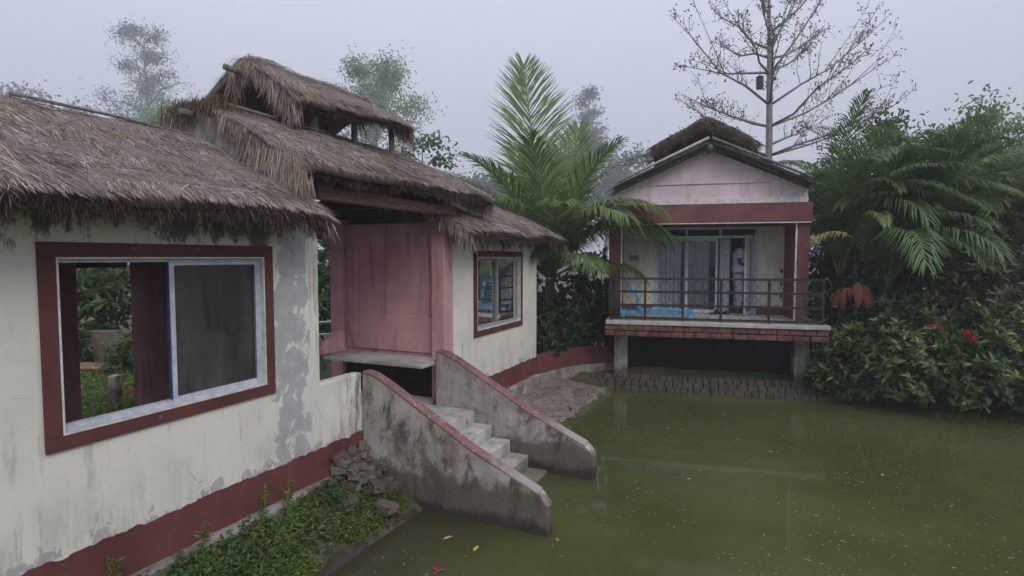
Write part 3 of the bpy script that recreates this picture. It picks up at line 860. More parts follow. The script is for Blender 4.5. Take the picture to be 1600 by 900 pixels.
def window(wx, half):
    al = 'alu' if half else 'alu_grey'
    b = .09; x0, x1 = wx; z0, z1 = WZ
    s = MB()
    for (a, c, d, e) in ((x0, x1, z1-b, z1), (x0, x1, z0, z0+b)): s.box(a, c, -.022, -.001, d, e)
    for (a, c) in ((x0, x0+b), (x1-b, x1)): s.box(a, c, -.022, -.001, z0+b, z1-b)
    su = s.build('window', M['window_red'], lodge, bevel=.004)
    # reveal lining, cream
    i0, i1, k0, k1 = x0+b, x1-b, z0+b, z1-b
    r = MB(); e = .012
    r.box(i0+.001, i0+e, -.0215, .128, k0+e, k1-e); r.box(i1-e, i1-.001, -.0215, .128, k0+e, k1-e)
    r.box(i0+.001, i1-.001, -.0215, .128, k1-e, k1-.001); r.box(i0+.001, i1-.001, -.026, .128, k0+.001, k0+e)
    r.build('reveal', M['white'], su)
    f = MB(); w_ = .024 if half else .022; i0 += e; i1 -= e; k0 += e; k1 -= e
    for (a, c, d, g_) in ((i0, i1, k1-w_, k1), (i0, i1, k0, k0+w_)): f.box(a, c, .02, .10, d, g_)
    for (a, c) in ((i0, i0+w_), (i1-w_, i1)): f.box(a, c, .02, .10, k0+w_, k1-w_)
    f.build('window_frame', M[al], su, bevel=.003)
    def sash(a, c, y, pane, blue=False, bars=0):
        q = MB(); p0, p1 = k0+w_*.6, k1-w_*.6; v = .036 if half else .032
        q.box(a, a+v, y, y+.028, p0, p1); q.box(c-v, c, y, y+.028, p0, p1)
        q.box(a+v, c-v, y, y+.028, p0, p0+v); q.box(a+v, c-v, y, y+.028, p1-v, p1)
        q.build('sash', M[al], su, bevel=.003)
        MB().add([(a+v, y+.014, p0+v), (c-v, y+.014, p0+v), (c-v, y+.014, p1-v), (a+v, y+.014, p1-v)], [(0,1,2,3)]).build('pane', M[pane], su)
        if blue:
            MB().box(a-.006, a, y+.004, y+.03, p0, p1).build('gasket', M['blue_strip'], su)
            MB().box(c-v-.008, c-v-.001, y-.004, y-.0005, p0+v, p1-v).build('gasket', M['blue_strip'], su)
        if bars:
            g_ = MB()
            for k in range(bars):
                zz = p0+(p1-p0)*(k+1)/(bars+1); g_.box(a, c, .106, .116, zz-.012, zz+.012)
            g_.build('security_bar', M['darkwood'], su)
    m = (i0+i1)/2
    if half:
        sash(m-.03, i1-w_*.4, .03, 'screen', True)
    else:
        sash(i0+w_*.4, m+.02, .064, 'glass', bars=6); sash(m-.02, i1-w_*.4, .03, 'glass', bars=6)
    # sill track
    MB().box(i0+w_, i1-w_, .035, .05, k0+w_, k0+w_+.012).box(i0+w_, i1-w_, .07, .082, k0+w_, k0+w_+.012).build('sill_track', M[al], su)
window(WX[0], True); window(WX[1], False)

# open porch between the rooms
MB().box(-.58, 1.87, .14, 3.0, .2, .64).box(.14, 1.42, -.55, .1395, .2, .64).build('porch_floor', M['floor'], lodge)
MB().box(1.74, 1.876, .202, 1.72, .642, 1.15).build('bench_shade_block', M['brick_dark'], lodge)  # dark block added where only deep shade lies under the bench
MB().box(1.74, 1.876, .202, 1.72, 1.153, 3.0).build('pink_panel', M['pink'], lodge, bevel=.006)
MB().box(1.715, 1.738, .204, 1.718, 1.24, 1.74).build('dado', M['pink'], lodge, bevel=.012)
MB().box(1.655, 1.876, .0, .20, .642, 3.08).build('pillar', M['pink'], lodge, bevel=.008)
MB().box(1.66, 1.876, 1.722, 1.93, .642, 3.08).build('pillar', M['pink'], lodge, bevel=.008)
MB().box(-.62, 1.879, -.06, .08, 3.085, 3.20).build('front_beam', M['wood'], lodge, bevel=.006)
MB().box(-.62, 1.879, 1.75, 1.9, 3.085, 3.22).box(.55, .67, .152, 1.748, 3.1, 3.2).box(1.72, 1.87, .152, 1.748, 3.085, 3.21).build('rear_beam', M['darkwood'], lodge)
MB().box(1.16, 1.70, .02, 1.62, 1.15, 1.20).build('bench_slab', M['floor'], lodge, bevel=.012)
arm = [(1.16+.02, 1.202), (1.62, 1.202), (1.62, 1.50), (1.48, 1.50), (1.36, 1.46), (1.24, 1.36), (1.18, 1.28)]
MB().prism_y(1.625, 1.72, arm).build('bench_arm', M['pink'], lodge, bevel=.02)
# roofs
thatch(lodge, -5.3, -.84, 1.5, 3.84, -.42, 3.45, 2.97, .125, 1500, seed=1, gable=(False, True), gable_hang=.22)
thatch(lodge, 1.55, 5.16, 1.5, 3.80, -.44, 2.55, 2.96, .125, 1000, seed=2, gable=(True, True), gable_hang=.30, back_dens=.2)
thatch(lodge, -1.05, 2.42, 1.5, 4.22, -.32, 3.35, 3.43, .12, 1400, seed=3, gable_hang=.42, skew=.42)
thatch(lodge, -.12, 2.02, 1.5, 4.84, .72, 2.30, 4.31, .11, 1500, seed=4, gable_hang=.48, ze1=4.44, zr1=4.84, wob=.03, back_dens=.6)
# gable wall under the raised middle roof, posts of the top roof, roof poles
MB().prism_x(-.72, -.60, [(.12, 2.95), (2.88, 2.95), (2.88, 3.40), (1.5, 4.04), (.12, 3.40)]).build('gable_wall', M['plinth'], lodge)
MB().prism_x(1.885, 2.0, [(.12, 3.0), (1.9, 3.3), (1.9, 3.86), (1.5, 4.04), (.12, 3.40)]).build('gable_wall', M['plinth'], lodge)
for (px, py, pz) in ((.35, .92, 4.3), (1.15, 1.02, 4.4), (1.80, .92, 4.46), (.35, 2.08, 4.3), (1.80, 2.08, 4.46)):
    MB().tube([(px, py, 3.75), (px+.01, py, 4.0), (px, py, pz)], [.042, .04, .038], 8).build('roof_post', M['greywood'], lodge, True)
MB().tube([(-.34, 1.5, 4.58), (1, 1.5, 4.59), (2.1, 1.5, 4.59)], .035, 8).build('ridge_pole', M['greywood'], lodge, True)
MB().tube([(-.86, 1.5, 3.99), (1, 1.5, 3.99), (2.5, 1.5, 3.99)], .035, 8).build('ridge_pole', M['greywood'], lodge, True)
MB().tube([(-.55, 1.22, 4.10), (.0, 1.10, 4.06), (.65, .98, 4.0)], .02, 6).build('batten', M['greywood'], lodge, True)
MB().tube([(-2.3, 1.40, 3.78), (-1.6, 1.36, 3.77), (-.9, 1.28, 3.72)], .014, 6).build('batten', M['greywood'], lodge, True)
# dry moss hanging at the gable peak of the middle roof
g = Geo(); n = 1100
P = np.stack([rng.uniform(-.74, -.50, n), 1.5+rng.normal(.05, .22, n), 4.20-rng.uniform(0, .12, n)], 1)
D = unit(np.stack([rng.normal(-.25, .2, n), rng.normal(0, .25, n), np.full(n, -1.0)], 1))
g.add(*leaf_geo(P, D, rand_dirs(n), rng.uniform(.1, .38, n), .007, .1, .0))
g.build('moss', M['straw_brown'], lodge)

# ------------------------------------------------------------------ STAIR down to the water
stair = thing('concrete_stair', 'stained concrete stair with sloping side walls running from porch into the pond', 'stair', (OA[0], OA[1], 0), RZA)
def stringer(x0, x1):
    prof = [(0.0, -.6), (0.0, 1.33), (-.14, 1.31), (-.30, 1.235), (-.8, .965), (-1.3, .69), (-2.02, .375), (-2.10, .28), (-2.10, -.6)]
    b = MB().prism_x(x0, x1, prof).build('side_wall', M['concrete'], stair, bevel=.018, seg=3)
    cp = [(-.002, 1.334), (-.14, 1.314), (-.30, 1.239), (-.8, .969), (-1.3, .694), (-2.0, .388)]
    V = []; F = []; n = len(cp)
    for y, z in cp: V += [(x0-.004, y, z-.022), (x0-.004, y, z+.012), (x1+.004, y, z+.012), (x1+.004, y, z-.022)]
    for k in range(n-1):
        a = k*4; F += [(a+i, a+(i+1) % 4, a+4+(i+1) % 4, a+4+i) for i in range(4)]
    F += [(0,1,2,3), (n*4-1, n*4-2, n*4-3, n*4-4)]
    MB().add(V, F).build('coping', M['coping'], b, bevel=.014, seg=3)
stringer(0.003, .125); stringer(1.43, 1.58)
nos = [(.57,.635), (.81,.485), (1.06,.335), (1.30,.185), (1.54,.035), (1.80,-.13), (2.05,-.28)]
prev = .552
for (s_, z_) in nos:
    z2 = z_-.15 if z_ > -.2 else z_-.15
    MB().box(.152, 1.428, -s_-.26+.02, -s_+.02 if False else -prev, -.6, z_-.15 if False else z_-.0).build('step', M['floor'], stair, bevel=.01) if False else None
    prev = s_
for k, (s_, z_) in enumerate(nos):
    z_t = z_-.15                                    # tread below this nosing's riser
    s1 = nos[k+1][0] if k+1 < len(nos) else s_+.25
    MB().box(.127, 1.428, -s1, -s_-.0015, -.6, z_t).build('step', M['tread'], stair, bevel=.014)
MB().box(.127, 1.428, -.57, -.552, -.6, .633).build('landing_edge', M['tread'], stair, bevel=.006)

# ------------------------------------------------------------------ shore: kerb, retaining wall, stones, apron
kp = [A(t, .70+.03*math.sin(t*3)+.02*float(vnoise(t*9., 1., 51)))[:2] for t in np.linspace(-5.5, -.01, 150)]
kb = MB().strip(kp, [(-.07, -.4), (.06, -.4), (.05, .02), (.02, .05), (-.06, .06)])
for a_ in kb.v:
    for r_ in range(len(a_)):
        if a_[r_, 2] > 0: a_[r_, 2] += .028*float(vnoise(a_[r_, 0]*11, a_[r_, 1]*11, 52))-.012; a_[r_, 0] += .02*float(vnoise(a_[r_, 0]*14, a_[r_, 1]*14, 53))
tag(kb.build('concrete_kerb', M['concrete']), 'low crumbling concrete kerb between the grassy bank and the water', 'kerb')
rw = thing('retaining_wall', 'curved low retaining wall with dark red top between lodge and veranda cottage', 'wall', (0, 0, 0))
cpts = [A(4.862, -.05)[:2], (.62, 10.50), (.87, 10.83), (1.09, 11.05), (1.38, 11.27), (1.7, 11.42), Cc(.30, .98)[:2]]
cp_ = np.array(cpts); tt = np.linspace(0, len(cp_)-1, 40)
cs = np.stack([np.interp(tt, np.arange(len(cp_)), cp_[:, i]) for i in range(2)], 1)
MB().strip(cs, [(-.12, .37), (.0, .37), (.0, .72), (-.12, .72)]).build('painted_top', M['red'], rw, bevel=.01)
MB().strip(cs, [(-.14, -.3), (.05, -.3), (.035, .33), (.03, .368), (-.14, .368)]).build('plaster_base', M['plinth'], rw)

def stone(name, sx, sy, sz, seed, rough=.12):
    r = np.random.default_rng(seed)
    import bmesh
    bm = bmesh.new(); bmesh.ops.create_cube(bm, size=1)
    bmesh.ops.subdivide_edges(bm, edges=bm.edges[:], cuts=2, use_grid_fill=True)
    for v in bm.verts:
        c = v.co.copy(); L = max(abs(c.x), abs(c.y), abs(c.z))
        sph = c.normalized()*.62
        v.co = c.lerp(sph, .12)
        v.co += Vector(r.normal(0, rough*.30, 3))
        v.co.x *= sx; v.co.y *= sy; v.co.z *= sz
    me = bpy.data.meshes.new(name); bm.to_mesh(me); bm.free()
    return me
smesh = [stone('stone', 1, 1, 1, 100+k) for k in range(7)]
def put_stone(loc, size, rot, label, group, mat, k, name='stone'):
    me = smesh[k % 7]
    if not me.materials: me.materials.append(mat)
    elif me.materials[0] != mat:
        key = name+mat.name+str(k % 7)
        me2 = bpy.data.meshes.get(key)
        if me2 is None: me2 = me.copy(); me2.name = key; me2.materials.clear(); me2.materials.append(mat)
        me = me2
    o = link(bpy.data.objects.new(name, me)); o.location = loc; o.scale = size; o.rotation_euler = rot
    return tag(o, label, 'stone', group)
# rubble heap in the corner by the stair
k = 0
for lay, (zz, cnt) in enumerate(((.24, 11), (.32, 10), (.39, 9), (.46, 7), (.53, 5), (.59, 3))):
    for j in range(cnt):
        t_ = -.50+.46*(j+.5)/cnt+rng.uniform(-.03, .03); s_ = .07+.30*(1-lay/6)*rng.random()
        put_stone(A(t_, s_, zz), (rng.uniform(.08,.16), rng.uniform(.06,.10), rng.uniform(.045,.075)), (rng.normal(0,.35), rng.normal(0,.35), rng.uniform(0,3)),
                  'broken stone in the rubble heap between low wall and stair', 'rubble heap by the stair', M['rubble'], k); k += 1
for (t_, s_, z_, sz, lb) in ((-.30,.42,.30,(.19,.12,.08),'pale squared stone block lying at the foot of the rubble heap'),
                             (-.42,.62,.17,(.23,.13,.09),'grey rectangular block in the grass nearest the stair wall'),
                             (-.60,.36,.24,(.17,.14,.10),'mossy stone half sunk in grass below the plinth end'),
                             (-1.25,.50,.10,(.30,.18,.05),'flat cracked slab lying in the grass at the kerb'),
                             (-.12,.46,.22,(.16,.12,.12),'small dark stone wedged against the stair side wall')):
    put_stone(A(t_, s_, z_), sz, (rng.normal(0,.12), rng.normal(0,.12), rng.uniform(0,3)), lb, None, M['rubble'], k); k += 1
# flat slabs on the apron in front of the far room
def slab_mesh(seed, n=7):
    r = np.random.default_rng(seed); a = np.sort(np.linspace(0, 2*np.pi, n, endpoint=False)+r.uniform(-.3, .3, n))
    rad = r.uniform(.38, .56, n)
    P = np.stack([rad*np.cos(a), rad*np.sin(a)], 1)
    mb = MB(); V = [(p[0], p[1], 0) for p in P]+[(p[0]*.96, p[1]*.96, .5+r.uniform(-.06, .06)) for p in P]
    F = [tuple(range(n-1, -1, -1)), tuple(range(n, 2*n))]+[(i, (i+1) % n, n+(i+1) % n, n+i) for i in range(n)]
    me = bpy.data.meshes.new('flat_stone'); me.from_pydata([tuple(v) for v in V], [], F); me.materials.append(M['stone']); return me
slabs = [slab_mesh(s) for s in range(8)]
ta = np.linspace(1.62, 5.6, 90); sa = np.linspace(.0, 1.0, 26)
TA, SA = np.meshgrid(ta, sa, indexing='ij'); SS = .09+SA*(.95+.055*(TA-1.6)-.12)
XA = OA[0]+D1[0]*TA+D2[0]*SS; YA = OA[1]+D1[1]*TA+D2[1]*SS
ZA = ground_z(XA, YA)+.025+.009*np.round(1.6*vnoise(TA*5.2, SS*6, 61))+.01*vnoise(TA*13, SS*13, 62)
i_, j_ = np.meshgrid(np.arange(89), np.arange(25), indexing='ij'); q = (i_*26+j_).ravel()
ap = np_mesh('stone_apron', np.stack([XA, YA, ZA], -1).reshape(-1, 3), np.stack([q, q+1, q+27, q+26], 1), M['apron'])
tag(ap, 'cracked pale stone apron sloping from the far room to the pond', 'apron')
cnt = 0
for i in range(18):
    for j in range(2):
        t_ = 1.9+i*.20+(j % 2)*.10+rng.uniform(-.04, .04); wl = .95+.055*(t_-1.6)
        s_ = wl-.05-j*.20+rng.uniform(-.03, .03)
        if s_ < .2: continue
        p = A(t_, s_); gz = float(ground_z(p[0], p[1]))
        o = link(bpy.data.objects.new('flat_stone', slabs[cnt % 8])); cnt += 1
        o.location = (p[0], p[1], gz-.035+rng.uniform(-.01, .025)-(.02 if j > 1 else 0)); o.scale = (rng.uniform(.22,.36), rng.uniform(.14,.24), rng.uniform(.07,.14))
        o.rotation_euler = (rng.normal(0, .09), rng.normal(0, .09), RZA+rng.uniform(-.6, .6))
        tag(o, 'flat grey stone slab on the stony shore below the far room', 'stone', 'flat stones on the stony shore')
# riprap strip below the cottage and along the right bank
rp = thing('stone_revetment', 'sloping strip of dark stacked stones at the waterline under the cottage', 'revetment', (0, 0, 0))
g = MB()
rpts = [Cc(-.3, .30), Cc(4.0, .30), Cc(5.4, .48), (8.9, 9.4, 0)]
rpa = np.array([p[:2] for p in rpts]); seg = np.r_[0, np.cumsum(np.linalg.norm(np.diff(rpa, axis=0), axis=1))]
for row in range(3):
    d = 0.0
    while d < seg[-1]:
        w_ = rng.uniform(.11, .19)
        px = np.interp(d+w_/2, seg, rpa[:, 0]); py = np.interp(d+w_/2, seg, rpa[:, 1])
        Mx = Matrix.Translation((px+.05*row*.24, py+.14*row*1.0-.02, -.02+row*.085)) @ Matrix.Rotation(RZC, 4, 'Z') @ Matrix.Rotation(R(-28)+rng.normal(0, .06), 4, 'X') @ Matrix.Rotation(rng.normal(0, .07), 4, 'Y')
        g.box(-w_/2+.006, w_/2-.006, -.075, .075, -.06, .06+rng.uniform(0, .02), Mx)
        d += w_
g.build('stone_course', M['stone_dark'], rp, bevel=.015)

# ------------------------------------------------------------------ VERANDA COTTAGE (right)
cot = thing('veranda_cottage', 'small pink gabled cottage with railed veranda standing over the pond', 'building', (OC[0], OC[1], 0), RZC)
DW = 3.85
MB().box(0, DW, 0, 1.78, 1.27, 1.35).build('deck_slab', M['floor'], cot, bevel=.012)
# crumbling brick edge: two courses of uneven bricks
g = MB()
for row in range(2):
    x = -.02+.0*row
    while x < DW-.03:
        w_ = min(rng.uniform(.17, .30), DW-.01-x)
        if w_ > .05: g.box(x, x+w_-.008, .015+rng.uniform(0, .035), .24, 1.055+row*.108, 1.055+row*.108+.10-rng.uniform(0, .012))
        x += w_
for sx in (0.012, DW-.012-.2):
    g.box(sx, sx+.2, .25, 1.7, 1.06, 1.262)
g.build('brick_edge', M['brick_edge'], cot, bevel=.012)
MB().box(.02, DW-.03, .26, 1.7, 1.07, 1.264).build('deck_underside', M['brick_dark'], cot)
for px in (.13, 3.40):
    MB().box(px, px+.26, .50, .76, -.5, 1.052).build('pier', M['concrete'], cot, bevel=.02)
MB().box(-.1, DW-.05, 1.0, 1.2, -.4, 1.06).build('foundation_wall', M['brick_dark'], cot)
# side walls / pillars and beam
for (a, b_) in ((0.0, .23), (3.44, 3.65)):
    MB().box(a, b_, .70, 4.8, 1.352, 3.55).build('side_wall', M['maroon'], cot, bevel=.008)
for a in (.232, 3.41):
    MB().box(a, a+.028, .70, .73, 1.352, 3.16).build('white_edge_strip', M['white'], cot)
MB().box(-.02, 3.67, .62, .86, 3.17, 3.545).build('front_beam', M['maroon'], cot, bevel=.008)
MB().box(.0, 3.65, .615, .6185, 3.168, 3.185).build('beam_drip_edge', M['white'], cot)
MB().box(.232, 3.438, .87, 1.74, 3.25, 3.3).build('veranda_ceiling', M['cream'], cot)
# gable
xc, za, hs = 1.85, 4.42, .455
def gab(y0, y1, dz, zb):
    h = za+dz-zb; half = h/hs
    return MB().prism_y(y0, y1, [(xc-half, zb), (xc+half, zb), (xc, za+dz)])
hw = 1.74
MB().prism_y(.70, .85, [(xc-hw, 3.548), (xc+hw, 3.548), (xc+hw, 3.79), (xc, 4.57), (xc-hw, 3.79)]).build('gable_panel', M['pale_pink'], cot)
gt = MB()
gt.box(xc-hw-.01, xc+hw+.01, .67, .698, 3.55, 3.64)
for sgn in (-1, 1):
    gt.box(min(xc+sgn*hw, xc+sgn*(hw-.07)), max(xc+sgn*hw, xc+sgn*(hw-.07)), .67, .698, 3.642, 3.72)
    gt.prism_y(.67, .698, [(xc+sgn*hw, 3.79), (xc+sgn*hw, 3.722), (xc+sgn*.002, 4.49), (xc+sgn*.002, 4.572)])
gt.build('gable_trim', M['white'], cot)
MB().box(xc-1.15, xc+1.15, .676, .696, 3.93, 3.952).build('gable_rail', M['pale_pink'], cot)
# main roof slabs (thatch over boards), ridge runs in y
def gable_roof_y(parent, x_c, z_a, halfw, drop, y0, y1, thick, name, straw, dens, hang=.1, seed=20):
    """build in a rotated child frame by swapping axes: straw roof whose ridge runs along y"""
    nx = 24; ny = max(6, int((y1-y0)/.25))
    X = np.linspace(-1, 1, nx); Y = np.linspace(y0, y1, ny)
    def surf(f, y): return z_a-drop*np.sqrt(f*f+.01)-.06*np.abs(f)**8+.035*vnoise(f*3+seed, y*1.8, seed)
    FX, FY = np.meshgrid(X, Y, indexing='ij')
    top = np.stack([x_c+FX*halfw, FY, surf(FX, FY)], -1); bot = top.copy(); bot[..., 2] -= thick
    n0 = nx*ny; V = np.concatenate([top.reshape(-1,3), bot.reshape(-1,3)])
    i_, j_ = np.meshgrid(np.arange(nx-1), np.arange(ny-1), indexing='ij'); q = (i_*ny+j_).ravel(); F = []
    F.append(np.stack([q, q+ny, q+ny+1, q+1], 1)); F.append(np.stack([q+1, q+ny+1, q+ny, q], 1)+n0)
    k_ = np.arange(nx-1)*ny; F.append(np.stack([k_, k_+n0, k_+ny+n0, k_+ny], 1)); k2 = k_+ny-1; F.append(np.stack([k2, k2+ny, k2+ny+n0, k2+n0], 1))
    k_ = np.arange(ny-1); F.append(np.stack([k_, k_+1, k_+1+n0, k_+n0], 1)); k2 = k_+(nx-1)*ny; F.append(np.stack([k2, k2+n0, k2+1+n0, k2+1], 1))
    roof = np_mesh(name, V, np.concatenate(F), M['straw_base'], parent, True)
    n = int(2*math.hypot(halfw, drop)*(y1-y0)*dens)
    f = rng.uniform(-1, 1, n); y = rng.uniform(y0, y1, n)
    P = np.stack([x_c+f*halfw, y, surf(f, y)], 1); sg = np.sign(f)
    D = unit(np.stack([sg*halfw, rng.normal(0, .3, n), np.full(n, -drop)], 1))
    g = Geo(); g.add(*leaf_geo(P-D*.05, D, np.tile([0,0,1.0], (n,1))+.4*rand_dirs(n), rng.uniform(.15, .38, n), .014, .05, -.02))
    n = int(900*halfw*2)           # ragged front edge
    f = rng.uniform(-1.02, 1.02, n)
    P = np.stack([x_c+f*halfw, np.full(n, y0)+rng.uniform(-.01, .06, n), surf(f, np.full(n, y0))-rng.uniform(0, thick, n)], 1)
    D = unit(np.stack([rng.normal(0, .4, n), -np.abs(rng.normal(.5, .3, n)), rng.normal(-.5, .4, n)], 1))
    g.add(*leaf_geo(P, D, rand_dirs(n), hang*rng.uniform(.4, 1.3, n), .012, .05, 0))
    g.build('straw', M[straw], roof)
    return roof
gable_roof_y(cot, xc, 4.72, 1.72, .79, .42, 4.9, .10, 'thatch_roof', 'straw_moss', 700, .05)
gable_roof_y(cot, xc+.02, 5.46, 1.02, .54, 1.7, 3.6, .22, 'upper_thatch_roof', 'straw_moss', 1100, .13, 31)
for (px, py) in ((xc-.6, 1.95), (xc+.6, 1.95), (xc-.6, 3.4), (xc+.6, 3.4)):
    MB().tube([(px, py, 4.2), (px, py, 5.1)], .05, 8).build('roof_post', M['darkwood'], cot)
MB().box(xc-.7, xc+.7, 2.0, 2.06, 4.2, 4.95).build('louvre_board', M['darkwood'], cot)
# rake poles
for sgn in (-1, 1):
    a = (xc+sgn*.01, .385, 4.645); b_ = (xc+sgn*1.74, .385, 3.855)
    MB().tube([a, ((a[0]+b_[0])/2, .385, (a[2]+b_[2])/2+.012), b_], .034, 8).build('rake_pole', M['darkwood'], cot, True)
    a = (xc+sgn*.02, .36, 4.735); b_ = (xc+sgn*1.72, .36, 3.955)
    MB().tube([a, b_], .026, 8).build('rake_pole', M['bamboo'] if sgn < 0 else M['greywood'], cot, True)
MB().tube([(xc, .30, 4.55), (xc, 4.9, 4.55)], .05, 8).build('ridge_pole', M['greywood'], cot, True)
# facade with door opening
FY = 1.74
wall_cells([.232, .865, 2.93, 3.438], [1.352, 3.16, 3.248], [(.865, 2.93, 1.352, 3.16)], FY, FY+.14).build('facade_wall', M['cream'], cot, bevel=.006)
for (a, b_) in ((.234, .86), (2.935, 3.436)):
    MB().box(a, b_, FY-.012, FY-.001, 1.354, 1.50).build('skirting', M['maroon'], cot)
MB().box(.24, 3.46, FY-.02, FY-.002, 3.165, 3.235).build('lintel_band', M['maroon'], cot)
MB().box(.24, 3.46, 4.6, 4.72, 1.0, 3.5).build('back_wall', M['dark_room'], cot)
MB().box(.24, 3.46, FY+.15, 4.59, 1.27, 1.352).build('room_floor', M['floor'], cot)
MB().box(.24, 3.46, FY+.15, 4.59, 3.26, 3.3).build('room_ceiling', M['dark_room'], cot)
door = MB()
y0, y1 = FY+.03, FY+.10
X0, X1 = .867, 2.928
door.box(X0, X1, y0, y1, 3.11, 3.158)
door.box(X0, X0+.05, y0, y1, 1.352, 3.108); door.box(X1-.05, X1, y0, y1, 1.352, 3.108)
door.box(X0+.051, X1-.051, y0, y1, 2.93, 2.985)
door.box(1.52, 1.565, y0, y1, 2.987, 3.108); door.box(2.19, 2.235, y0, y1, 2.987, 3.108)
df = door.build('door_frame', M['alu'], cot, bevel=.004)
def leaf(name, xa, xb, y, parent):
    v = .045
    q = MB().box(xa, xa+v, y, y+.03, 1.36, 2.925).box(xb-v, xb, y, y+.03, 1.36, 2.925).box(xa+v, xb-v, y, y+.03, 1.36, 1.43).box(xa+v, xb-v, y, y+.03, 2.875, 2.925)
    o = q.build(name, M['alu'], parent, bevel=.003)
    MB().add([(xa+v, y+.015, 1.43), (xb-v, y+.015, 1.43), (xb-v, y+.015, 2.875), (xa+v, y+.015, 2.875)], [(0,1,2,3)]).build('pane', M['door_glass'], o)
    return o
leaf('door_leaf', X0+.055, 1.55, y0+.036, cot)
leaf('door_leaf', 1.53, 2.17, y0+.002, cot)
# hinged leaf on the right, swung outward
hl = thing('dummy', 'x', 'x')
bpy.data.objects.remove(hl)
q = MB(); v = .05
def hinged():
    ca, sa = math.cos(R(-62)), math.sin(R(-62))
    Mh = Matrix.Translation((2.875, FY+.02, 0)) @ Matrix.Rotation(R(62), 4, 'Z')
    L = .46
    q.box(-L, -L+v, 0, .03, 1.37, 2.92, Mh).box(-v, 0, 0, .03, 1.37, 2.92, Mh).box(-L+v, -v, 0, .03, 1.37, 1.44, Mh).box(-L+v, -v, 0, .03, 2.86, 2.92, Mh)
    o = q.build('door_leaf', M['alu'], cot, bevel=.003)
    P = [Mh @ Vector(p) for p in ((-L+v, .015, 1.44), (-v, .015, 1.44), (-v, .015, 2.86), (-L+v, .015, 2.86))]
    MB().add([tuple(p) for p in P], [(0,1,2,3)]).build('pane', M['door_glass'], o)
hinged()
for (a, b_) in ((X0+.06, .865+.58), (1.50, 2.02), (2.21, 2.44)):
    n = 90; x = np.linspace(a, b_, n); yy = FY+.20+.022*np.sin(x*75)+.012*np.sin(x*41+1)
    V = np.concatenate([np.stack([x, yy, np.full(n, 2.92)], 1), np.stack([x+.01*np.sin(x*30), yy*1.0+.01*np.sin(x*50), np.full(n, 1.38)], 1)])
    k_ = np.arange(n-1); np_mesh('curtain', V, np.stack([k_, k_+1, k_+1+n, k_+n], 1), M['curtain'], cot, True)
# railing
rail = thing('veranda_railing', 'black iron railing with diamond wire mesh round the edge of the veranda', 'railing', Cc(0, 0, 1.35), RZC)
ps = [.10, .72, 1.40, 2.06, 2.87, 3.74]
ry = .10
for px in ps: MB().box(px-.021, px+.021, ry-.021, ry+.021, .0, .80).build('post', M['iron'], rail, bevel=.003)
for px in (.10, 3.74): MB().box(px-.016, px+.016, .68-.016, .68+.016, .0, .80).build('post', M['iron'], rail)
for zz in (.04, .29, .54, .785):
    g = MB()
    for a, b_ in zip(ps[:-1], ps[1:]): g.box(a+.022, b_-.022, ry-.018, ry+.018, zz-.021, zz+.021)
    for px in (.10, 3.74): g.box(px-.013, px+.013, ry+.017, .68-.017, zz-.013, zz+.013)
    g.build('rail', M['iron'], rail)
g = MB(); wr = .0030; z0, z1 = .05, .78; st = .19
def wires(P0, ux, Lw):
    k = -8
    while k*st < Lw:
        for sgn in (1, -1):
            pts = []
            for f in np.linspace(0, 1, 7):
                xx = k*st+(f if sgn > 0 else 1-f)*(z1-z0)*.8; zz = z0+(z1-z0)*f
                if 0 <= xx <= Lw: pts.append((P0[0]+ux[0]*xx, P0[1]+ux[1]*xx, zz+.01*math.sin(xx*9+k)))
            if len(pts) > 1: g.tube(pts, wr, 4, False)
        k += 1
wires((.12, ry+.02), (1, 0), 3.6); wires((.10, ry+.03), (0, 1), .55); wires((3.74, ry+.03), (0, 1), .55)
g.build('wire_mesh', M['iron'], rail)
# creeper tangled in the right end of the railing
cr = thing('dry_creeper', 'dry leafy creeper tangled in the right end of the black railing', 'creeper', Cc(3.5, .12, 1.35), RZC)
g = MB()
for k in range(9):
    p = np.cumsum(np.vstack([[rng.uniform(-.2,.25), -.03, rng.uniform(.05,.6)], rng.normal(0, .07, (7, 3))*np.array([1,.35,1])]), 0); p[:, 2] = np.clip(p[:, 2], .02, .82)
    g.tube(p, .004, 4)
g.build('stem', M['greywood'], cr)
n = 130; P = np.stack([rng.uniform(-.2,.3,n), rng.uniform(-.08,.05,n), rng.uniform(.03,.75,n)], 1)
np_mesh('foliage', *leaf_geo(P, rand_dirs(n), rand_dirs(n), .05, .028), M['bush_olive'], cr)
# plaque
pl = thing('wall_plaque', 'small grey plaque with two faded lines of lettering beside the sliding door', 'sign', Cc(.46, FY-.001, 2.52), RZC)
MB().box(-.11, .11, -.012, 0, -.06, .06).build('plate', M['plaque'], pl, bevel=.003)
g = MB()
for rowz, xs_ in ((.022, np.linspace(-.085, .085, 11)), (-.022, np.linspace(-.08, .07, 9))):
    for x in xs_:
        h_ = rng.uniform(.022, .03); g.box(x-.005, x+.004, -.0145, -.0125, rowz-h_/2, rowz+h_/2)
        if rng.random() < .6: g.box(x+.0045, x+.011, -.0145, -.0125, rowz+h_/2-.006, rowz+h_/2)
g.build('lettering', M['ink'], pl)
# switches on the right column
for zz in (1.75, 2.0, 2.25):
    tag(MB().box(-.02, .02, -.03, 0, -.035, .035).build('wall_switch', M['box_dark'], None, bevel=.006), {1.75:'lowest', 2.0:'middle', 2.25:'topmost'}[zz]+' of three small dark fittings beside the white edge strip right of the door', 'switch').location = Cc(3.39, FY-.002, zz)

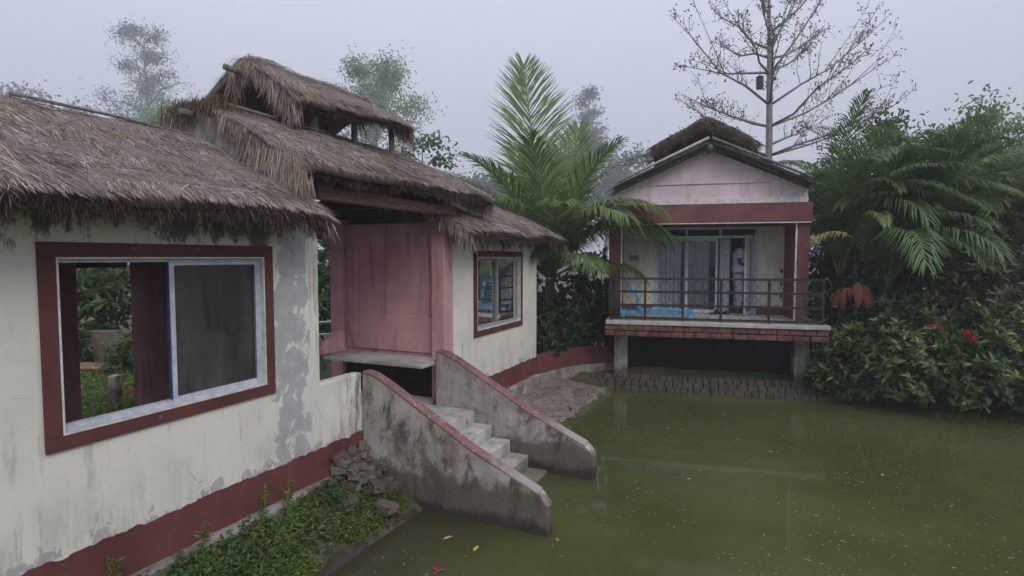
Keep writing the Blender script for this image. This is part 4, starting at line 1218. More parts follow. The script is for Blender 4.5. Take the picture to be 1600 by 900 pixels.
# blue lounger
lo = thing('sun_lounger', 'sky blue slatted lounger with raised back behind the veranda railing', 'lounger', Cc(.26, .22, 1.35), RZC)
Lx, Wy, hz = 1.34, .48, .175
g = MB()
g.box(0, Lx, 0, .035, hz-.07, hz); g.box(0, Lx, Wy-.035, Wy, hz-.07, hz); g.box(0, .04, .036, Wy-.036, hz-.06, hz-.002); g.box(Lx-.04, Lx, .036, Wy-.036, hz-.06, hz-.002)
g.build('frame', M['bluepaint'], lo, bevel=.008)
g = MB()
for x in np.linspace(.07, Lx-.10, 17): g.box(x, x+.045, .037, Wy-.037, hz-.025, hz-.004)
g.build('seat', M['bluepaint'], lo, bevel=.004)
for (x, y) in ((.02, 0), (Lx-.10, 0), (.02, Wy-.05), (Lx-.10, Wy-.05)):
    MB().box(x, x+.07, y+.002, y+.048, 0, hz-.071).build('leg', M['bluepaint'], lo, bevel=.01)
Mb = Matrix.Translation((.36, 0, hz)) @ Matrix.Rotation(R(-14), 4, 'Y')
g = MB()
g.box(-.03, .03, .0, .04, 0, .50, Mb).box(-.03, .03, Wy-.04, Wy, 0, .50, Mb)
for zz in np.linspace(.04, .46, 7): g.box(-.02, .02, .041, Wy-.041, zz-.02, zz+.022, Mb)
g.box(-.045, .045, -.01, .05, .40, .51, Mb)
g.build('backrest', M['bluepaint'], lo, bevel=.006)

# person in the doorway
def skin_body(name, joints, edges, radii, mat, parent, sub=2, root=0):
    me = bpy.data.meshes.new(name); me.from_pydata([tuple(j) for j in joints], edges, [])
    o = link(bpy.data.objects.new(name, me)); o.parent = parent
    o.modifiers.new('skin', 'SKIN'); sv = me.skin_vertices[0].data if me.skin_vertices else None
    if sv is None:
        import bmesh
        bm = bmesh.new(); bm.from_mesh(me); bm.verts.layers.skin.verify(); bm.to_mesh(me); bm.free(); sv = me.skin_vertices[0].data
    for i, r in enumerate(radii):
        sv[i].radius = r if isinstance(r, tuple) else (r, r)
    for v_ in sv: v_.use_root = False
    sv[root].use_root = True
    s = o.modifiers.new('sub', 'SUBSURF'); s.levels = sub; s.render_levels = sub
    me.materials.append(mat)
    return o
def make_person():
    t = thing('person', 'person in lavender white top and pale trousers standing in the open doorway', 'person', Cc(2.60, FY+.26, 1.352), RZC)
    # faces +x, a little towards the veranda; y to the camera is negative
    J = []; E = []; Rr = []
    def v_(p, r, par=None):
        J.append(p); Rr.append(r); i = len(J)-1
        if par is not None: E.append((par, i))
        return i
    pel = v_((0, 0, .86), (.125, .105)); wa = v_((.01, 0, 1.00), (.115, .095), pel); ch = v_((.02, 0, 1.18), (.125, .105), wa)
    sh = v_((.02, 0, 1.33), (.09, .085), ch); nk = v_((.045, 0, 1.40), .046, sh); hb = v_((.07, 0, 1.47), .062, nk); hd = v_((.085, 0, 1.54), (.085, .075), hb); ht = v_((.075, 0, 1.61), (.06, .058), hd)
    nose = v_((.175, 0, 1.525), .016, hd)
    for s in (-1, 1):
        h_ = v_((0, s*.09, .80), (.088, .082), pel); kn = v_((.025, s*.095, .45), .058, h_); an = v_((-.01, s*.095, .085), .037, kn)
        he = v_((.03, s*.095, .04), .034, an); toe = v_((.16, s*.10, .025), (.034, .022), he)
        so_ = v_((.02, s*.165, 1.31), .056, sh); el = v_((-.01, s*.21, 1.05), .040, so_); wr_ = v_((.20, s*.15, 1.02), .026, el)
        pm = v_((.27, s*.135, 1.025), (.032, .018), wr_)
        for k in range(4):
            b0 = v_((.315, s*(.11+.017*k), 1.03-.004*k), .0085, pm); b1 = v_((.345, s*(.11+.017*k), 1.015-.004*k), .008, b0); v_((.355-.004*k, s*(.11+.017*k), .992), .007, b1)
        t0 = v_((.25, s*.115, 1.055), .010, pm); v_((.285, s*.10, 1.065), .008, t0)
    body = skin_body('body', J, E, Rr, M['skin'], t)
    for s in (-1, 1):
        ear = MB(); ear.tube([(.07, s*.072, 1.565), (.062, s*.083, 1.545), (.068, s*.078, 1.515)], [.012, .016, .009], 6); ear.build('ear', M['skin'], t, True)
        MB().tube([(.155, s*.028, 1.552), (.166, s*.029, 1.552)], [.012, .008], 6).build('eye', M['hair'], t, True)
    MB().tube([(.158, -.024, 1.487), (.168, 0, 1.486), (.158, .024, 1.487)], .007, 5).build('mouth', M['shoe'], t, True)
    # clothing
    S = [(0, 0, .80), (.01, 0, .95), (.015, 0, 1.08), (.02, 0, 1.20), (.02, 0, 1.33), (.035, 0, 1.385)]
    es = [(i, i+1) for i in range(5)]; rs = [(.175, .15), (.165, .135), (.160, .130), (.158, .135), (.12, .115), (.062, .062)]
    for s in (-1, 1):
        i = len(S); S += [(.02, s*.17, 1.30), (.005, s*.20, 1.14)]; es += [(4, i), (i, i+1)]; rs += [.075, .066]
    skin_body('shirt', S, es, rs, M['shirt'], t, root=2)
    S = [(0, 0, .86)]; es = []; rs = [(.12, .10)]
    for s in (-1, 1):
        i = len(S); S += [(0, s*.09, .78), (.025, s*.097, .45), (.0, s*.097, .12)]; es += [(0, i), (i, i+1), (i+1, i+2)]; rs += [(.105, .098), .085, .08]
    skin_body('trousers', S, es, rs, M['trousers'], t)
    skin_body('hair', [(.045, 0, 1.56), (.055, 0, 1.63), (.0, 0, 1.53), (.0, 0, 1.46)], [(0,1),(0,2),(2,3)], [(.085,.085), (.06,.062), .06, .045], M['hair'], t)
    return t
make_person()
for k, (px, py, rz, lb) in enumerate(((2.10, FY-.12, .3, 'black sandal on the veranda floor left of the doorway'), (2.30, FY-.10, -.1, 'black sandal on the threshold below the standing person'))):
    s_ = thing('sandal', lb, 'sandal', Cc(px, py, 1.352), RZC+rz, 'sandals at the door')
    n = 14; a = np.linspace(0, 2*np.pi, n, endpoint=False)
    P = np.stack([.12*np.cos(a), (.042+.008*np.cos(a))*np.sin(a)], 1)
    V = [(p[0], p[1], 0) for p in P]+[(p[0]*.97, p[1]*.97, .028) for p in P]
    MB().add(V, [tuple(range(n-1, -1, -1)), tuple(range(n, 2*n))]+[(i, (i+1) % n, n+(i+1) % n, n+i) for i in range(n)]).build('sole', M['shoe'], s_)
    MB().tube([(.03, -.045, .02), (.04, -.02, .075), (.045, .0, .085), (.04, .02, .075), (.03, .045, .02)], .018, 6).build('strap', M['shoe'], s_, True)

# overhead cable
cb = MB(); a = np.array([-2.0, 24.0, 6.9]); b_ = np.array(Cc(1.0, 3.2, 4.85))
tt = np.linspace(0, 1, 14)[:, None]; P = a*(1-tt)+b_*tt; P[:, 2] -= .5*np.sin(np.pi*tt[:, 0])
tag(cb.tube(P, .012, 5).build('overhead_cable', M['cable']), 'thin black overhead cable running to the cottage roof', 'cable')

# ------------------------------------------------------------------ PLANTS
# coconut palm between the two buildings
cx, cyy = .80, 11.9
gz = float(ground_z(cx, cyy))
cp = thing('coconut_palm', 'young coconut palm with tall upright frond between lodge and cottage', 'palm', (cx, cyy, gz))
MB().tube([(0, 0, -.2), (.0, 0, .5), (.02, 0, 1.0), (.0, 0, 1.7)], [.16, .13, .12, .10], 10).build('trunk', M['palmstem'], cp, True)
b = np.array([0, 0, 1.75])
fr = []
def fd(az, elev, length, droop, **k): fr.append(dict(base=b+np.array([math.cos(R(az)), math.sin(R(az)), 0])*.06, az=az, elev=elev, length=length, droop=droop, **{**dict(ll=1.05, lw=.027, sag=.62, nl=92), **k}))
fd(95, 88, 4.5, -2, ll=1.55, lw=.026, sag=.16, spread=60, vee=.0, shift=np.array([-.55, 0, 0]), nl=130, start=.2)
fd(80, 84, 3.5, 25, ll=1.3, sag=.2, spread=56, shift=np.array([.55, 0, 0]), nl=90)
fd(8, 80, 4.7, 112, sag=.7, ll=.95)
fd(-12, 72, 3.3, 122, sag=.75)
fd(-5, 64, 3.0, 118, sag=.85)
fd(-22, 62, 3.0, 112, sag=.85)
fd(-38, 68, 3.3, 112, sag=.75)
fd(-60, 62, 2.9, 95, sag=.7)
fd(3, 62, 2.9, 112, sag=.85)
fd(-28, 58, 2.8, 100, sag=.85)
fd(-88, 66, 2.7, 85, sag=.55)
fd(-130, 64, 3.0, 85, sag=.6)
fd(-105, 44, 2.1, 80, ll=.8, sag=.7)
fd(-70, 36, 2.1, 75, ll=.8, sag=.8)
fd(-150, 74, 3.2, 60, sag=.4)
fd(-165, 62, 3.4, 75, sag=.5)
fd(182, 66, 3.7, 70, sag=.5)
fd(150, 74, 3.5, 55, sag=.35)
fd(120, 78, 3.6, 50, sag=.3)
fd(60, 68, 3.3, 80, sag=.5)
fd(35, 80, 3.6, 60, sag=.4)
fd(-40, 80, 3.2, 55, sag=.4)
fd(-110, 80, 3.1, 45, sag=.35)
fd(-20, 28, 2.0, 70, ll=.75, sag=.85)
fd(-140, 30, 1.9, 70, ll=.75, sag=.85)
palm_crown(cp, fr, M['coco'], nl=62, rr=.032)

# areca clumps
def areca(x, y, h, n, label, mat='areca', seed=0, stems=8, extra=(), flen=(1.9, 2.8), elev=(48, 86), avoid=None):
    gz = float(ground_z(x, y))
    t = thing('areca_palm', label, 'palm', (x, y, gz), 0, 'feathery palms right of the cottage')
    fr = []
    for k in range(stems):
        az = k*360/stems+rng.uniform(-25, 25); rr = rng.uniform(.1, .35)
        sx, sy = rr*math.cos(R(az)), rr*math.sin(R(az))
        sh = h*rng.uniform(.30, .62); ex = np.array([sx*1.9, sy*1.9, sh])
        MB().tube([(sx*.6, sy*.6, -.1), (sx*1.2, sy*1.2, sh*.5), ex], [.05, .045, .035], 8).build('stem', M['palmstem'], t, True)
        for j in range(max(1, n//stems)):
            fa = (az+rng.uniform(-95, 95)) % 360
            if avoid and avoid[0] < fa < avoid[1]: fa = (avoid[0]-rng.uniform(5, 60)) if rng.random() < .5 else avoid[1]+rng.uniform(5, 60)
            fr.append(dict(base=ex+rng.normal(0, .03, 3), az=fa, elev=rng.uniform(*elev), length=rng.uniform(*flen)*h/3.6, droop=rng.uniform(55, 115), ll=rng.uniform(.5, .68)*h/3.6, lw=.022, sag=rng.uniform(.35, .9), spread=56, vee=.35))
    fr += [dict(e) for e in extra]
    palm_crown(t, fr, M[mat], nl=62, rr=.015)
    return t
areca(6.75, 11.0, 4.3, 72, avoid=(140, 245), label= 'dense feathery palm clump beside the cottage with a rust coloured dead frond', extra=(
    dict(base=np.array([-.80, -1.15, 1.60]), az=215, elev=15, length=.45, droop=100, ll=.32, lw=.022, sag=.9, spread=40, mat=M['frond_rust'], nl=26),
    dict(base=np.array([-.75, -1.2, 1.72]), az=255, elev=-10, length=.42, droop=70, ll=.32, lw=.022, sag=.9, spread=40, mat=M['frond_rust'], nl=26),
    dict(base=np.array([-.85, -1.2, 2.50]), az=182, elev=25, length=.75, droop=75, ll=.40, lw=.022, sag=.9, spread=50, mat=M['frond_pale'], nl=30),
    dict(base=np.array([-.3, -.3, 2.6]), az=265, elev=70, length=2.0, droop=125, ll=.42, lw=.022, sag=.6, spread=56, vee=.45, mat=M['coco']),
    dict(base=np.array([-.1, -.3, 2.7]), az=310, elev=66, length=2.2, droop=120, ll=.42, lw=.022, sag=.6, spread=56, vee=.45, mat=M['coco']),
    dict(base=np.array([-.25, -.5, 2.0]), az=250, elev=68, length=2.1, droop=120, ll=.42, lw=.022, sag=.6, spread=56, vee=.4, mat=M['coco']),
    dict(base=np.array([-.25, -.5, 1.8]), az=285, elev=62, length=2.0, droop=125, ll=.42, lw=.022, sag=.6, spread=56, vee=.4, mat=M['coco']),
    dict(base=np.array([-.1, -.5, 1.7]), az=320, elev=55, length=2.2, droop=110, ll=.42, lw=.022, sag=.6, spread=56, vee=.4, mat=M['coco']),
))
areca(8.3, 11.9, 4.5, 72, 'tall dark feathery palm clump in the middle of the right bank', seed=2)
areca(10.3, 12.2, 4.6, 64, 'yellowing feathery palm clump rising at the right above the bushes', 'areca_y', seed=3)
areca(12.3, 12.6, 4.6, 48, 'broad feathery palm clump at the far right edge of the bank', 'areca', seed=4)

# low glossy bushes overhanging the water on the right
lowb = [(5.98, 10.05, .55, 1.15, 'bush', 'low glossy bush spilling over the water next to the veranda pier', None),
        (6.45, 9.60, .72, 1.35, 'bush', 'glossy broadleaf bush low over the water under the dead frond', None),
        (7.15, 9.35, .85, 1.62, 'bush', 'glossy bush with clusters of red flowers above the water', [(6.44, 8.62, 1.46, .07), (6.56, 8.58, 1.45, .08), (6.88, 8.50, 1.38, .09), (6.98, 8.46, 1.27, .10), (6.93, 8.48, 1.33, .08)]),
        (8.0, 9.15, .85, 1.45, 'bush', 'pale tipped glossy bush low at the right edge of the pond', [(7.75, 8.28, .62, .07), (7.9, 8.3, .80, .05)]),
        (9.0, 8.9, 1.0, 1.5, 'bush', 'glossy bush at the water beyond the right edge', None)]
for (x, y, r, h, mt, lb, fl) in lowb:
    bush('flowering_bush' if fl else 'glossy_bush', lb, 'bush', x, y, r, h, M[mt], 330, 8, .15, .056, .06, 'bushes along the right bank', flowers=fl, lean=(-.05, -.3), zlow=.06)
for (x, y, r, h, mt, lb) in ((6.55, 12.2, .95, 2.7, 'bush_dark', 'dark shrub beside the right wall of the cottage behind the railing end'),
                             (6.9, 10.4, .9, 2.0, 'bush_dark', 'dark shrub behind the low bushes below the palm fronds'),
                             (8.2, 10.2, 1.0, 2.6, 'bush_olive', 'olive brown shrub between red flowers and palm clumps'),
                             (9.3, 9.9, 1.1, 3.0, 'bush_olive', 'tall olive shrub at the right behind the pale tipped bush'),
                             (11.4, 9.9, 1.2, 3.3, 'bush_dark', 'tall dark shrub at the far right behind the bushes'),
                             (7.7, 11.4, 1.0, 2.7, 'bush_dark', 'dark shrub deep behind the nearest palm clump'),
                             (9.3, 11.2, 1.1, 3.2, 'bush_dark', 'dark shrub filling the gap between two palm clumps')):
    bush('tall_shrub', lb, 'shrub', x, y, r, h, M[mt], 240, 8, .17, .06, None, 'shrubs behind the right bank', zlow=.05)
# dark shrubs under the coconut palm
for (x, y, r, h, lb, fl) in ((.72, 11.35, .5, 1.25, 'dark leafy shrub against the corner of the far room', None),
                          (1.35, 11.85, .62, 1.65, 'dark leafy shrub under the coconut palm with one red bloom', [(1.20, 11.20, .82, .06)]),
                          (1.95, 12.5, .6, 2.1, 'tall dark shrub beside the left wall of the cottage', None),
                          (.2, 12.6, .8, 2.2, 'dark shrub behind the coconut palm trunk', None)):
    bush('dark_shrub', lb, 'shrub', x, y, r, h, M['bush_dark'], 150, 8, .15, .065, None, 'shrubs under the coconut palm', flowers=fl, zlow=.1)

# banana plant behind the lodge roof
bx, by = -1.75, 14.2
bt = thing('banana_plant', 'banana plant showing torn pale leaves above the lodge roof end', 'plant', (bx, by, .35))
MB().tube([(0,0,-.1), (0,0,1.5), (.05,0,2.6)], [.16,.13,.08], 10).build('stem', M['palmstem'], bt, True)
for k, (az, el, L) in enumerate(((170, 60, 1.9), (120, 66, 1.8), (20, 62, 1.9), (-60, 55, 1.8), (250, 62, 1.7), (70, 74, 1.6))):
    m_ = 14; t_ = np.linspace(0, 1, m_); e_ = np.radians(el-95*t_**1.5)
    d = np.stack([np.cos(e_)*math.cos(R(az)), np.cos(e_)*math.sin(R(az)), np.sin(e_)], 1)
    P = np.cumsum(d*L/m_, 0)+np.array([0,0,2.5]); S = np.array([-math.sin(R(az)), math.cos(R(az)), 0])
    wd = .24*np.sin(np.pi*np.clip(t_*.95+.03, 0, 1))**.6*(1+.12*rng.normal(size=m_))
    V = np.concatenate([P+S*wd[:, None]-[0,0,.06], P, P-S*wd[:, None]-[0,0,.06]]); k_ = np.arange(m_-1)
    np_mesh('leaf', V, np.concatenate([np.stack([k_, k_+1, k_+1+m_, k_+m_], 1), np.stack([k_+m_, k_+1+m_, k_+1+2*m_, k_+2*m_], 1)]), M['banana'], bt)

# cotton tree, almost bare, behind the cottage
tx, ty = 7.75, 17.2
ct = thing('bare_cotton_tree', 'tall nearly leafless tree with tiers of upswept branches behind the cottage', 'tree', (tx, ty, .3))
MB().tube([(0,0,-.2), (.02,0,3), (0,0,6), (-.05,0,8.5), (-.12,0,10.2), (-.2,0,12.2)], [.125,.11,.095,.07,.035,.012], 10).build('trunk', M['pale_bark'], ct, True)
px2m = ty/870
def node_z(v): return 2.5+(402-v)*px2m-.3
tips = []
def limb_branch(v0, du, dv, dy, r0=.042):
    """branch from the trunk at picture height v0 spanning du,dv picture pixels sideways/upwards, dy metres in depth"""
    a = np.array([0, 0, node_z(v0)]); e = a+np.array([du*px2m, dy, dv*px2m])
    mid = a*.5+e*.5+np.array([0, 0, -abs(du)*px2m*.07]); mid2 = a*.2+e*.8+np.array([0,0,-abs(du)*px2m*.03])
    pts = [a, a*.75+e*.25+np.array([0,0,-abs(du)*px2m*.04]), mid, mid2, e]
    for q_ in pts[1:4]: q_ += rng.normal(0, .05, 3)
    lm = MB(); lm.tube(pts, [r0, r0*.8, r0*.55, r0*.34, r0*.15], 6)
    P = np.array(pts)
    L = np.linalg.norm(e-a)
    for k in range(int(5+L*2.6)):
        f = rng.uniform(.22, .97); p = np.array([np.interp(f, [0,.25,.5,.8,1], P[:, i]) for i in range(3)])
        dr = unit((e-a)[None])[0]*.6+rand_dirs(1)[0]*.75+np.array([0,0,.5]); dr = dr/np.linalg.norm(dr)
        l2 = rng.uniform(.25, .75)*(1.3-f)*min(1.3, L*.45); q1 = p+dr*l2*.5+rng.normal(0,.03,3); q2 = p+dr*l2+np.array([0,0,.08*l2])
        lm.tube([p, q1, q2], [r0*.22*(1.2-f)+.006, .008, .005], 4); tips.append(q2); tips.append(q1)
        if rng.random() < .7:
            q3 = q1+unit(dr[None]+.9*rand_dirs(1))[0]*l2*.5; lm.tube([q1, q3], [.007, .004], 4); tips.append(q3)
    for fk in (.45, .62):                              # forks that sweep upward beside the main limb
        p = np.array([np.interp(fk, [0,.25,.5,.8,1], P[:, i]) for i in range(3)])
        fe = p+(e-p)*rng.uniform(.55, .85)+np.array([0, rng.normal(0, .35), rng.uniform(-.1, .75)])*L*.28; fm = (p+fe)/2+rng.normal(0, .05, 3)-[0, 0, .03*L]
        lm.tube([p, fm, fe], [r0*.5*(1-fk*.5), r0*.26, r0*.1], 5); tips.append(fe)
        for f in rng.uniform(.3, 1, 6):
            q0 = fm+(fe-fm)*f; q1 = q0+unit((rand_dirs(1)+[0, 0, .5]))[0]*rng.uniform(.15, .45); lm.tube([q0, q1], [.008, .004], 4); tips.append(q1)
    tips.append(e)
    lm.build('limb', M['pale_bark'], ct, True)
for args in ((170,-158,122,-.5), (170,168,130,-.4), (202,210,118,.4), (202,-130,58,.5), (246,245,112,.6), (246,-150,78,-.6), (246,120,60,-2.0),
             (121,-132,20,.6), (121,95,150,-.3), (121,85,55,1.2), (125,-80,60,-1.4), (87,-92,76,.3), (87,50,95,.5), (87,-40,110,-.6), (60,-15,85,.4), (60,62,60,-.6),
             (170,60,90,2.4), (170,-50,80,-2.4), (202,-60,70,2.6), (202,80,80,-2.4), (246,-80,50,2.4), (230,150,80,2.0), (100,-75,45,1.0), (100,120,70,1.2)):
    limb_branch(*args)
tips = np.array(tips); n_per = 2
P = np.repeat(tips, n_per, 0)+rng.normal(0, .06, (len(tips)*n_per, 3)); n = len(P)
np_mesh('crown', *leaf_geo(P, unit(rand_dirs(n)+[0,0,-.4]), rand_dirs(n), rng.uniform(.05, .11, n), .045), M['bush_olive'], ct)
hb = thing('hanging_box', 'small dark box hanging below a branch of the leafless tree', 'box', (tx-.47, ty-.35, node_z(142)+.3))
MB().tube([(0,0,-.17), (0,0,.17)], [.10,.10], 10).build('body', M['box_dark'], hb)
MB().tube([(0,0,.171), (0,0,.20)], [.115,.06], 10).build('lid', M['box_dark'], hb)
MB().tube([(0,0,.2), (0,0,.5)], .008, 5).build('hook', M['iron'], hb)

# background trees
bgk = 'trees in the haze behind the buildings'
tree('leafy_tree', 'light green leafy tree behind the middle thatched roof', 'tree', -9.0, 36, 15.4, 3.6, M['tree_light'], .2, group=bgk, leaf=(.23,.14), nclump=150, per=52, cl_r=.9, limbs=12, low=.4)
tree('leafy_tree', 'smaller darker tree right of the light green one above the roof', 'tree', -3.9, 22.0, 7.3, 1.3, M['tree_mid'], .09, group=bgk, leaf=(.18,.12), nclump=40, per=26, cl_r=.4, limbs=8, low=.45)
tree('eucalyptus', 'tall airy grey tree fading into haze at upper left', 'tree', -52.0, 80, 36.0, 6.4, M['tree_grey'], .42, group=bgk, leaf=(.52,.14), nclump=240, per=26, cl_r=1.35, limbs=20, shape='tall', low=.35)
tree('leafy_tree', 'small bright green tree at the left gable of the raised roof', 'tree', -18.3, 31, 11.2, 2.4, M['tree_light'], .16, group=bgk, leaf=(.22,.14), nclump=90, per=52, cl_r=.85, limbs=9, low=.4)
tree('leafy_tree', 'rounded grey tree in haze at the far left edge', 'tree', -78, 86, 29, 7.5, M['tree_grey'], .5, group=bgk, leaf=(.8,.5), nclump=90, per=40, cl_r=2.4, limbs=12)
tree('leafy_tree', 'low hazy tree between far left edge and tall airy tree', 'tree', -62, 82, 23, 6, M['tree_grey'], .5, group=bgk, leaf=(.8,.5), nclump=60, per=40, cl_r=2.3, limbs=10)
tree('leafy_tree', 'hazy tree low beside the base of the tall airy tree', 'tree', -44, 78, 21, 6, M['tree_grey'], .5, group=bgk, leaf=(.8,.5), nclump=60, per=40, cl_r=2.2, limbs=10)
tree('eucalyptus', 'slender tall hazy tree right of the coconut palm tip', 'tree', 9.0, 88, 30, 3.3, M['tree_grey'], .4, group=bgk, leaf=(.66,.2), nclump=80, per=30, cl_r=1.4, limbs=14, shape='tall', low=.5)
for (x, y, h, c, lb) in ((6.6, 74, 15.5, 5.2, 'misty tree directly behind the coconut palm fronds'), (12.2, 76, 17.5, 5.4, 'misty broad tree left of the cottage roof'), (18.0, 80, 14, 5.6, 'misty low tree meeting the left slope of the cottage roof'),
                         (-2.4, 80, 13.5, 5, 'misty tree over the far room roof end')):
    tree('leafy_tree', lb, 'tree', x, y, h, c, M['tree_grey'], .4, group=bgk, leaf=(.7,.46), nclump=70, per=36, cl_r=2.0, limbs=11)
tree('leafy_tree', 'low bright green tree between the tall airy tree and the raised roof', 'tree', -15.5, 31, 9.6, 2.4, M['tree_light'], .16, group=bgk, leaf=(.22,.14), nclump=80, per=50, cl_r=.85, limbs=9, low=.35)
tree('leafy_tree', 'yellow green tree above the right bank at the right edge', 'tree', 14.0, 16, 6.4, 2.4, M['tree_light'], .14, group=bgk, leaf=(.15,.07), nclump=120, per=70, cl_r=.6, limbs=14, low=.2)
tree('leafy_tree', 'mid green tree behind the tall palms of the right bank', 'tree', 10.9, 17.0, 6.3, 2.3, M['tree_mid'], .14, group=bgk, leaf=(.15,.07), nclump=100, per=70, cl_r=.6, limbs=12, low=.2)
tree('leafy_tree', 'dense green tree beyond the far right edge of the bank', 'tree', 16.5, 16, 5.9, 2.4, M['tree_mid'], .14, group=bgk, leaf=(.15,.07), nclump=100, per=70, cl_r=.7, limbs=12, low=.2)

# garden behind the lodge, seen through the open window and the porch
for (x, y, r, h, mt, lb) in ((-9.2, 12.4, 1.4, 3.0, 'tree_mid', 'green shrub behind the garden wall, seen through the window'),
                             (-7.2, 13.2, 1.4, 3.2, 'bush', 'tall shrub behind the logs beyond the open window'),
                             (-10.8, 11.0, 1.4, 2.8, 'tree_mid', 'leafy shrub at the left of the window view'),
                             (-4.7, 12.8, 1.3, 3.0, 'tree_mid', 'leafy shrub seen past the porch behind the white fence'),
                             (-3.0, 13.5, 1.3, 2.8, 'bush_dark', 'dark shrub behind the porch pillar')):
    bush('garden_shrub', lb, 'shrub', x, y, r, h, M[mt], 200, 8, .22, .085, None, 'garden shrubs behind the lodge', zlow=.05)
for (x, y, r, h, lb) in ((-7.05, 10.45, .42, .62, 'low leafy shrub in front of the garden wall in the window view'), (-8.5, 10.55, .45, .95, 'light green shrub leaning over the garden wall')):
    bush('garden_shrub', lb, 'shrub', x, y, r, h, M['tree_mid'], 90, 7, .16, .05, None, 'garden shrubs behind the lodge', zlow=.05)
gw = MB().box(-3.2, 2.4, -.08, .08, -.2, .74)
o = gw.build('garden_wall', M['dark_wall'], bevel=.02); o.location = (-8.6, 11.0, .35); o.rotation_euler = (0, 0, R(8))
tag(o, 'low grey garden wall seen through the open window', 'wall')
for k in range(10):
    o = MB().tube([(-.8, 0, 0), (0, .04*(k % 3-1), .02), (.7, 0, 0)], [.03, .038, .028], 8).build('cut_branch', M['log'], None, True)
    o.location = (-7.9+rng.uniform(-.15, .15), 9.95+.11*(k % 5)+.05*(k//5), .44+.08*(k//5)); o.rotation_euler = (0, R(rng.uniform(-4, 4)), R(rng.uniform(-22, 22)))
    tag(o, 'long thin branch in the wood pile beyond the open window', 'branch', 'pile of cut branches')
o = MB().box(-.06, .06, -.06, .06, -.2, .56).build('concrete_post', M['concrete'], None, bevel=.015); o.location = (-5.45, 7.65, .36)
tag(o, 'short grey concrete post standing in the grass beyond the open window', 'post')
mg = thing('marigold_plant', 'marigold plant with orange blooms below the post in the window view', 'plant', (-5.05, 7.45, .34))
n = 120; P = np.stack([rng.normal(0,.12,n), rng.normal(0,.12,n), rng.uniform(0,.35,n)], 1)
np_mesh('foliage', *leaf_geo(P, unit(rand_dirs(n)+[0,0,.4]), rand_dirs(n), .1, .04), M['grass'], mg)
for (dx, dy, dz) in ((0,0,.42), (.12,-.05,.36), (-.13,.0,.33), (.03,-.12,.28), (.2,.06,.5)): flower_head('bloom', (dx, dy, dz), .07, M['marigold'], mg)
fn = thing('white_rail_fence', 'white two rail fence visible in the gap beside the porch pillar', 'fence', (-4.1, 10.2, .35), R(20))
for zz in (.75, .98): MB().tube([(-1.3,0,zz), (1.6,0,zz)], .022, 8).build('rail', M['white'], fn)
for xx in (-1.2, 0, 1.4): MB().box(xx-.03, xx+.03, .025, .085, -.2, 1.05).build('post', M['white'], fn)

# grass
def grass(name, pts, hgt, wid, mat, leafy=.35):
    n = len(pts); P = pts
    D = unit(np.stack([rng.normal(0, .5, n), rng.normal(0, .5, n), np.full(n, 1.0)], 1)); S = unit(np.cross(D, rand_dirs(n)))
    L = hgt*rng.uniform(.4, 1.2, n)[:, None]; W = wid*rng.uniform(.7, 1.3, n)[:, None]
    b2 = np.stack([rng.normal(0, .3, n), rng.normal(0, .3, n), -np.abs(rng.normal(.1, .15, n))], 1)
    V = np.stack([P-S*W*.5, P+S*W*.5, P+D*L*.6+S*W*.4, P+D*L*.6-S*W*.4, P+D*L+b2*L*.5+S*W*.08, P+D*L+b2*L*.5-S*W*.08], 1).reshape(-1, 3)
    b = (np.arange(n)*6)[:, None]
    g = Geo(); g.add(V, np.concatenate([b+np.array([0,1,2,3]), b+np.array([3,2,4,5])]))
    m = int(n*leafy)
    if m:
        idx = rng.integers(0, n, m); Pm = P[idx]+np.stack([rng.normal(0,.02,m), rng.normal(0,.02,m), rng.uniform(.01, hgt*.9, m)], 1)
        g.add(*leaf_geo(Pm, unit(rand_dirs(m)*[1,1,.4]), np.tile([0,0,1.0],(m,1))+.4*rand_dirs(m), hgt*.42*rng.uniform(.6,1.2,m), hgt*.17, .1, .1))
    return tag(g.build(name, mat), kind='stuff')
n = 17000
t_ = rng.uniform(-4.6, -.12, n); s_ = rng.uniform(.07, .66, n)
dn = vnoise(t_*3.2, s_*4, 41)+.6*vnoise(t_*8, s_*9, 42)
keep = (dn > -.55+.9*np.clip((s_-.56)/.24, 0, 1)) & ~((t_ > -.55) & (s_ < .30))
t_, s_ = t_[keep], s_[keep]
XY = OA+np.outer(t_, D1)+np.outer(s_, D2); Z = ground_z(XY[:, 0], XY[:, 1])
tag(grass('bank_grass', np.column_stack([XY, Z-.01]), .10, .010, M['grass'], 1.6), 'short weedy green grass on the bank below the lodge wall', 'grass')
n = 9000
X = rng.uniform(-10.5, -3.6, n); Y = rng.uniform(7.2, 11, n)
lx = (X-OA[0])*D1[0]+(Y-OA[1])*D1[1]; ly = -((X-OA[0])*D2[0]+(Y-OA[1])*D2[1])
kp_ = ly > 3.2
tag(grass('garden_grass', np.column_stack([X, Y, ground_z(X, Y)-.01])[kp_], .22, .018, M['grass'], .6), 'rough grass in the garden behind the lodge', 'grass')
n = 2600
t_ = rng.uniform(-4.6, -.12, n); s_ = rng.uniform(.08, .62, n); k_ = (vnoise(t_*2.6, s_*5, 91) > .0) & ~((t_ > -.55) & (s_ < .30)); t_, s_ = t_[k_], s_[k_]
XY = OA+np.outer(t_, D1)+np.outer(s_, D2); n = len(t_)
P = np.column_stack([XY, ground_z(XY[:, 0], XY[:, 1])+rng.uniform(.03, .15, n)])
tag(np_mesh('bank_weeds', *leaf_geo(P, unit(rand_dirs(n)*[1,1,.5]+[0,0,.25]), rand_dirs(n)*.5+[0,0,1], .06*rng.uniform(.6, 1.3, n), .022*rng.uniform(.7, 1.4, n)), M['tree_mid']), 'broader leaved weeds growing through the bank grass', 'weeds', kind='stuff')
